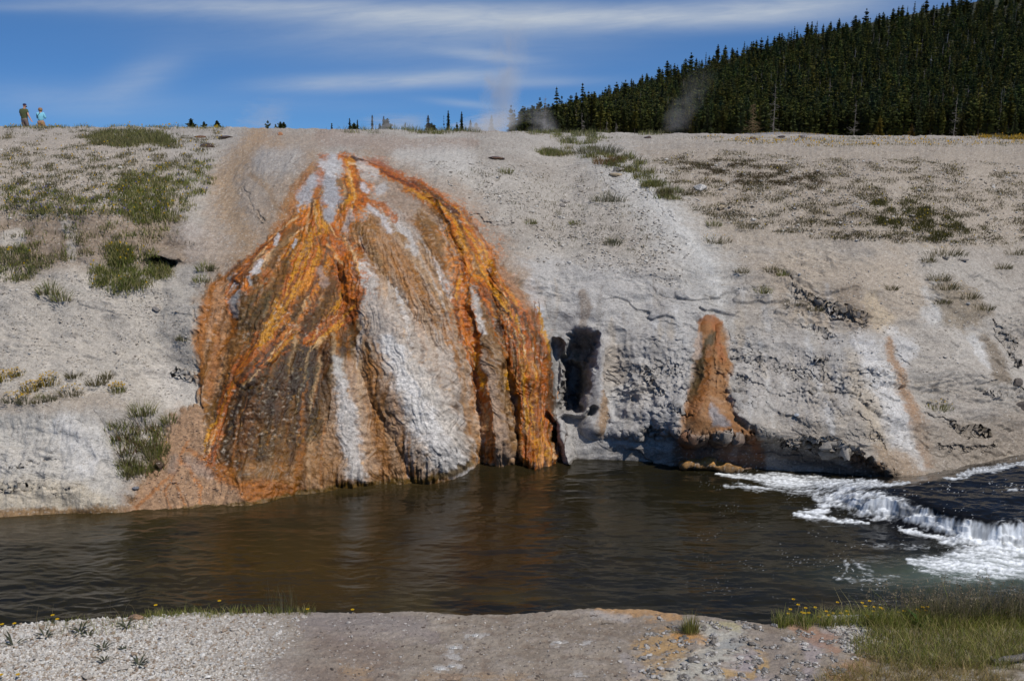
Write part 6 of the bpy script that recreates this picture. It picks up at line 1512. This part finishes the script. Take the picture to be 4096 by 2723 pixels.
GREEN_T = plain_mat('green_cotton', (.070, .085, .038), .9, .12, 14, .01); SHORTS = plain_mat('grey_shorts_cloth', (.17, .135, .12), .9, .15, 14, .01); NAVY = plain_mat('navy_knit', (.022, .018, .06), .9, .1, 30)
BLUE_T = plain_mat('pale_blue_knit', (.19, .50, .66), .85, .1, 14, .008); KHAKI = plain_mat('khaki_cloth', (.33, .20, .12), .85, .15, 10, .01); HAIR = plain_mat('light_brown_hair', (.24, .135, .07), .6, .25, 60, .004); STRAP = plain_mat('dark_strap', (.03, .05, .09), .7, .1, 30); SHOE = plain_mat('shoe_leather', (.08, .06, .05), .7, .1, 30)
mj = dict(pelvis=(0, 0, .96), waist=(-.005, .02, 1.12), chest=(-.01, .03, 1.36), neck=(.025, .05, 1.52), chin=(.045, .06, 1.60), brow=(.055, .065, 1.69), crown=(.055, .065, 1.75), hip_l=(-.10, 0, .90), knee_l=(-.085, .05, .50), ankle_l=(-.06, -.06, .10), hip_r=(.10, 0, .90), knee_r=(.085, .10, .50), ankle_r=(.05, .14, .09),
          sho_l=(-.20, .02, 1.43), elb_l=(-.265, .06, 1.15), wri_l=(-.225, .22, .95), sho_r=(.185, .02, 1.42), elb_r=(.29, -.03, 1.16), wri_r=(.415, -.02, .92))
man = person('man in olive green shirt, grey shorts and navy cap, one arm swung out', mj, 1.0, None, None, dict(hip=.12, waist=.115, chest=.135, thigh=.075))
garment(man, 'shirt', GREEN_T, [(0, 0, .84), (-.005, .02, 1.10), (-.01, .03, 1.36), (.02, .045, 1.50), (-.19, .02, 1.43), (-.245, .045, 1.235), (.178, .02, 1.42), (.245, -.005, 1.255)], [(0, 1), (1, 2), (2, 3), (2, 4), (4, 5), (2, 6), (6, 7)], [(.19, .155), (.185, .15), (.19, .14), (.10, .10), .09, .08, .09, .08])
garment(man, 'shorts', SHORTS, [(0, 0, 1.06), (0, 0, .9), (-.10, 0, .86), (-.088, .05, .5), (.10, 0, .86), (.088, .10, .5)], [(0, 1), (1, 2), (2, 3), (1, 4), (4, 5)], [(.17, .14), (.175, .15), .115, .10, .115, .10])
garment(man, 'cap', NAVY, [(.047, .045, 1.60), (.055, .058, 1.71), (.055, .065, 1.80), (.04, .17, 1.70)], [(0, 1), (1, 2), (0, 3)], [(.085, .085), (.108, .118), (.07, .08), (.06, .015)])
for sx_, y_ in ((-.06, -.06), (.05, .14)):
    garment(man, 'shoe', SHOE, [(sx_, y_ - .03, .05), (sx_, y_ + .07, .045), (sx_, y_ + .18, .035)], [(0, 1), (1, 2)], [.052, .052, .042])
wj = dict(pelvis=(0, 0, .88), waist=(-.005, .01, 1.04), chest=(0, .03, 1.24), neck=(0, .05, 1.38), chin=(.0, .075, 1.45), brow=(.005, .08, 1.54), crown=(.005, .075, 1.60), hip_l=(-.095, 0, .82), knee_l=(-.105, .07, .46), ankle_l=(-.085, .05, .09), hip_r=(.095, 0, .82), knee_r=(.14, .06, .46), ankle_r=(.19, -.04, .10),
          sho_l=(-.165, .02, 1.30), elb_l=(-.205, .06, 1.05), wri_l=(-.10, .24, 1.10), sho_r=(.165, .02, 1.30), elb_r=(.235, .05, 1.05), wri_r=(.12, .24, 1.12))
wom = person('woman in a pale blue top and khaki trousers seen from behind with elbows bent', wj, 1.0, None, None, dict(hip=.12, waist=.105, chest=.12, thigh=.075))
garment(wom, 'top', BLUE_T, [(0, 0, .86), (-.005, .01, 1.05), (0, .03, 1.24), (0, .045, 1.35), (-.165, .02, 1.30), (-.205, .06, 1.05), (-.13, .19, 1.085), (.165, .02, 1.30), (.235, .05, 1.05), (.15, .19, 1.10)], [(0, 1), (1, 2), (2, 3), (2, 4), (4, 5), (5, 6), (2, 7), (7, 8), (8, 9)], [(.172, .15), (.162, .14), (.165, .13), (.075, .075), .078, .066, .05, .078, .066, .05])
garment(wom, 'trousers', KHAKI, [(0, 0, .96), (0, 0, .85), (-.098, 0, .78), (-.107, .07, .44), (-.09, .05, .14), (.098, 0, .78), (.143, .06, .44), (.188, -.03, .14)], [(0, 1), (1, 2), (2, 3), (3, 4), (1, 5), (5, 6), (6, 7)], [(.165, .14), (.185, .165), .125, .095, .085, .125, .095, .085])
garment(wom, 'hair', HAIR, [(.003, .03, 1.40), (.005, .05, 1.52), (.005, .065, 1.63)], [(0, 1), (1, 2)], [(.115, .10), (.135, .13), (.09, .095)])
garment(wom, 'shoulder_strap', STRAP, [(-.16, -.125, 1.06), (-.07, -.125, 1.22), (.03, -.075, 1.365)], [(0, 1), (1, 2)], [.014, .014, .014])
for sx_, y_ in ((-.085, .05), (.19, -.04)):
    garment(wom, 'shoe', SHOE, [(sx_, y_ - .03, .05), (sx_, y_ + .07, .045), (sx_, y_ + .16, .035)], [(0, 1), (1, 2)], [.05, .05, .04])


def stand(root, u, vtop, Y, h, rz=0.0, s=1.0):
    x, y, zt = at(u, vtop, Y); root.location = (float(x), float(y), float(zt) - h * s); root.scale = (s, s, s); root.rotation_euler = (0, 0, rz)


stand(man, 91, 412, 50.5, 1.82, -.2, .93); stand(wom, 158, 425, 51.5, 1.70, .05, .95)

# ------------------------------------------------------------------ steam
def steam(label, u, v0, v1, Y, wid, dens, lean=0.0, seed=0, dark=.9, soft=1.0):
    """a soft column of steam: a box of thin vapour whose noise density fades to nothing inside it"""
    x0, y0, z0 = [float(q) for q in at(u, v0, Y)]; x1, y1, z1 = [float(q) for q in at(u, v1, Y)]
    h_ = abs(z1 - z0); cz_ = (z0 + z1) / 2
    g = Geo(); c = np.array([(x, y, z) for z in (-1, 1) for y in (-1, 1) for x in (-1, 1)], dtype=float)
    g.add(c, q=[(0, 2, 3, 1), (4, 5, 7, 6), (0, 1, 5, 4), (2, 6, 7, 3), (0, 4, 6, 2), (1, 3, 7, 5)])
    m = bpy.data.materials.new('vapour'); m.use_nodes = True; nt = m.node_tree; nt.nodes.clear()
    out = nd(nt, 'ShaderNodeOutputMaterial'); pv = nd(nt, 'ShaderNodeVolumePrincipled'); nt.links.new(pv.outputs[0], out.inputs['Volume'])
    pv.inputs['Color'].default_value = (dark, dark, dark * 1.01, 1); pv.inputs['Anisotropy'].default_value = .0
    tc = nd(nt, 'ShaderNodeTexCoord'); sp = nd(nt, 'ShaderNodeSeparateXYZ'); nt.links.new(tc.outputs['Object'], sp.inputs[0])
    mp = nd(nt, 'ShaderNodeMapping'); mp.inputs['Location'].default_value = (seed * 3.1, seed * 1.7, 0); mp.inputs['Scale'].default_value = (1.1, 1.1, 1.6); nt.links.new(tc.outputs['Object'], mp.inputs['Vector'])
    nn = noise(nt, mp.outputs[0], 1.5, 4, .6, .6)
    xs = math_node(nt, 'ADD', sp.outputs['X'], math_node(nt, 'MULTIPLY', math_node(nt, 'SUBTRACT', nn, .5), 1.3))
    xs = math_node(nt, 'SUBTRACT', xs, math_node(nt, 'MULTIPLY', sp.outputs['Z'], lean))
    rr = math_node(nt, 'ADD', math_node(nt, 'POWER', math_node(nt, 'MULTIPLY', xs, 1.5), 2.0), math_node(nt, 'POWER', sp.outputs['Y'], 2.0))
    rad_ = ramp(nt, rr, .0, .85, 1, 0)
    zf = math_node(nt, 'MULTIPLY', ramp(nt, sp.outputs['Z'], -1, -.8, 0, 1), ramp(nt, sp.outputs['Z'], -.7, 1.0, 1, 0))
    edge_ = ramp(nt, math_node(nt, 'ABSOLUTE', sp.outputs['X']), .7, 1, 1, 0)
    dd = math_node(nt, 'MULTIPLY', math_node(nt, 'MULTIPLY', rad_, zf), math_node(nt, 'MULTIPLY', ramp(nt, nn, .36, .68, 0, 1), edge_))
    nt.links.new(math_node(nt, 'MULTIPLY', dd, dens), pv.inputs['Density'])
    o = g.build('steam', m); o.location = ((x0 + x1) / 2, Y, cz_); o.scale = (wid, wid, h_ / 2); tag(o, label, 'steam', None, 'stuff'); return o


steam('thin grey steam column rising left of the forest', 2030, 535, 40, 200, 7.0, .21, .30, 1, .75)
steam('low thick steam hiding the end of the forest', 1960, 540, 440, 190, 10, .34, .3, 2, .85)
steam('puff of steam in front of the low end of the forest', 2165, 545, 400, 180, 5.0, .14, -.25, 3, .85)
steam('drifting steam rising from the sinter swell', 2760, 535, 250, 150, 4.5, .05, .62, 4, .9)
steam('faint wisp of steam among the far young pines', 1080, 520, 380, 140, 6.0, .10, .2, 5, .8)
steam('faint low steam among the narrow firs', 1600, 525, 450, 150, 9.0, .16, .1, 6, .8)

# ------------------------------------------------------------------ sky, sun, camera
SUN = np.array([.43, -.42, .80]); SUN /= np.linalg.norm(SUN)
EL = math.asin(SUN[2]); AZ = math.atan2(SUN[0], SUN[1])
w = bpy.data.worlds.new('World'); SC.world = w; w.use_nodes = True; nt = w.node_tree; nt.nodes.clear()
out = nd(nt, 'ShaderNodeOutputWorld'); bg = nd(nt, 'ShaderNodeBackground'); nt.links.new(bg.outputs[0], out.inputs['Surface'])
sky = nd(nt, 'ShaderNodeTexSky'); sky.sky_type = 'NISHITA'; sky.sun_disc = False; sky.sun_elevation = EL; sky.sun_rotation = AZ
sky.air_density = .5; sky.dust_density = 0.0; sky.ozone_density = 8.0; sky.altitude = 5000
bg.inputs['Strength'].default_value = .1
tc = nd(nt, 'ShaderNodeTexCoord'); sp = nd(nt, 'ShaderNodeSeparateXYZ'); nt.links.new(tc.outputs['Generated'], sp.inputs[0])
azn = math_node(nt, 'DIVIDE', sp.outputs['X'], math_node(nt, 'MAXIMUM', sp.outputs['Y'], .05)); eln = math_node(nt, 'DIVIDE', sp.outputs['Z'], math_node(nt, 'MAXIMUM', sp.outputs['Y'], .05))
cv = nd(nt, 'ShaderNodeCombineXYZ'); nt.links.new(math_node(nt, 'MULTIPLY', azn, 5.0), cv.inputs[0]); nt.links.new(math_node(nt, 'ADD', math_node(nt, 'MULTIPLY', eln, 34.0), math_node(nt, 'MULTIPLY', azn, -2.0)), cv.inputs[1])
c1 = noise(nt, cv.outputs[0], 1.0, 7, .58, .5); c2 = noise(nt, cv.outputs[0], 4.2, 6, .6, 1.2)
tex = math_node(nt, 'ADD', ramp(nt, c1, .25, .78, .45, 1.1), ramp(nt, c2, .3, .7, -.08, .08))
tot = None
# cirrus streaks: (photo column, photo row, half length, half thickness, tilt, strength)
for cu, cvv, lu, lv, tl, st in ((1750, 52, 900, 42, .012, .8), (2450, 75, 900, 50, -.035, .75), (3150, 20, 500, 40, -.06, .6), (900, 20, 700, 30, .02, .55), (1400, 334, 300, 30, -.03, .75), (1840, 306, 260, 30, -.05, .65), (1930, 222, 200, 20, .10, .55), (2150, 330, 230, 18, -.03, .45),
                                (1890, 418, 150, 14, .10, .45), (600, 320, 160, 60, -.35, .42), (330, 400, 420, 60, .05, .28), (1700, 170, 700, 90, .02, .34), (2700, 390, 300, 60, -.05, .16), (1250, 420, 400, 30, 0, .12), (200, 30, 300, 16, 0, .2)):
    a0 = (cu - CX) / F; e0 = float(-0 + phi_of(cvv)); la, le = lu / F, lv / F
    da = math_node(nt, 'SUBTRACT', azn, a0); de = math_node(nt, 'SUBTRACT', math_node(nt, 'SUBTRACT', eln, e0), math_node(nt, 'MULTIPLY', da, -tl))
    q = math_node(nt, 'ADD', math_node(nt, 'POWER', math_node(nt, 'DIVIDE', da, la), 2.0), math_node(nt, 'POWER', math_node(nt, 'DIVIDE', de, le), 2.0))
    g_ = math_node(nt, 'MULTIPLY', math_node(nt, 'POWER', 2.7183, math_node(nt, 'MULTIPLY', q, -.9)), st * .85)
    tot = g_ if tot is None else math_node(nt, 'ADD', tot, g_)
cl = math_node(nt, 'MULTIPLY', math_node(nt, 'MULTIPLY', tot, tex), ramp(nt, sp.outputs['Y'], .05, .3, 0, 1), clamp=True)
gm = nd(nt, 'ShaderNodeGamma'); gm.inputs['Gamma'].default_value = .45; nt.links.new(sky.outputs[0], gm.inputs['Color'])   # polarised, evenly deep blue sky
hs = nd(nt, 'ShaderNodeVectorMath', operation='MULTIPLY'); hs.inputs[1].default_value = (.66, 1.29, 2.05); nt.links.new(gm.outputs[0], hs.inputs[0])
mx = nd(nt, 'ShaderNodeMix', data_type='RGBA'); nt.links.new(cl, mx.inputs['Factor']); nt.links.new(hs.outputs[0], mx.inputs['A']); mx.inputs['B'].default_value = (4.2, 4.7, 5.4, 1)
nt.links.new(mx.outputs['Result'], bg.inputs['Color'])
sl = bpy.data.lights.new('sun', 'SUN'); sl.energy = 3.6; sl.angle = math.radians(.53); sl.color = (1, .95, .88)
so = bpy.data.objects.new('sun', sl); COL.objects.link(so); so.rotation_euler = Vector((-SUN[0], -SUN[1], -SUN[2])).to_track_quat('-Z', 'Y').to_euler(); so.location = (20, -20, 40)
cd = bpy.data.cameras.new('camera'); co = bpy.data.objects.new('camera', cd); COL.objects.link(co); SC.camera = co
cd.sensor_width = 36.0; cd.lens = 36.0 * F / 4096; cd.clip_start = .1; cd.clip_end = 12000
co.location = (0, 0, EYE); co.rotation_euler = (math.pi / 2 - PIT, 0, 0)
SC.view_settings.view_transform = 'Standard'; SC.view_settings.look = 'None'; SC.view_settings.exposure = 0.2; SC.view_settings.gamma = 1.0
cy = SC.cycles; cy.use_denoising = True; cy.max_bounces = 6; cy.diffuse_bounces = 2; cy.glossy_bounces = 3; cy.transmission_bounces = 3; cy.volume_bounces = 1; cy.transparent_max_bounces = 8; cy.caustics_reflective = False; cy.caustics_refractive = False
cy.sample_clamp_indirect = 6.0
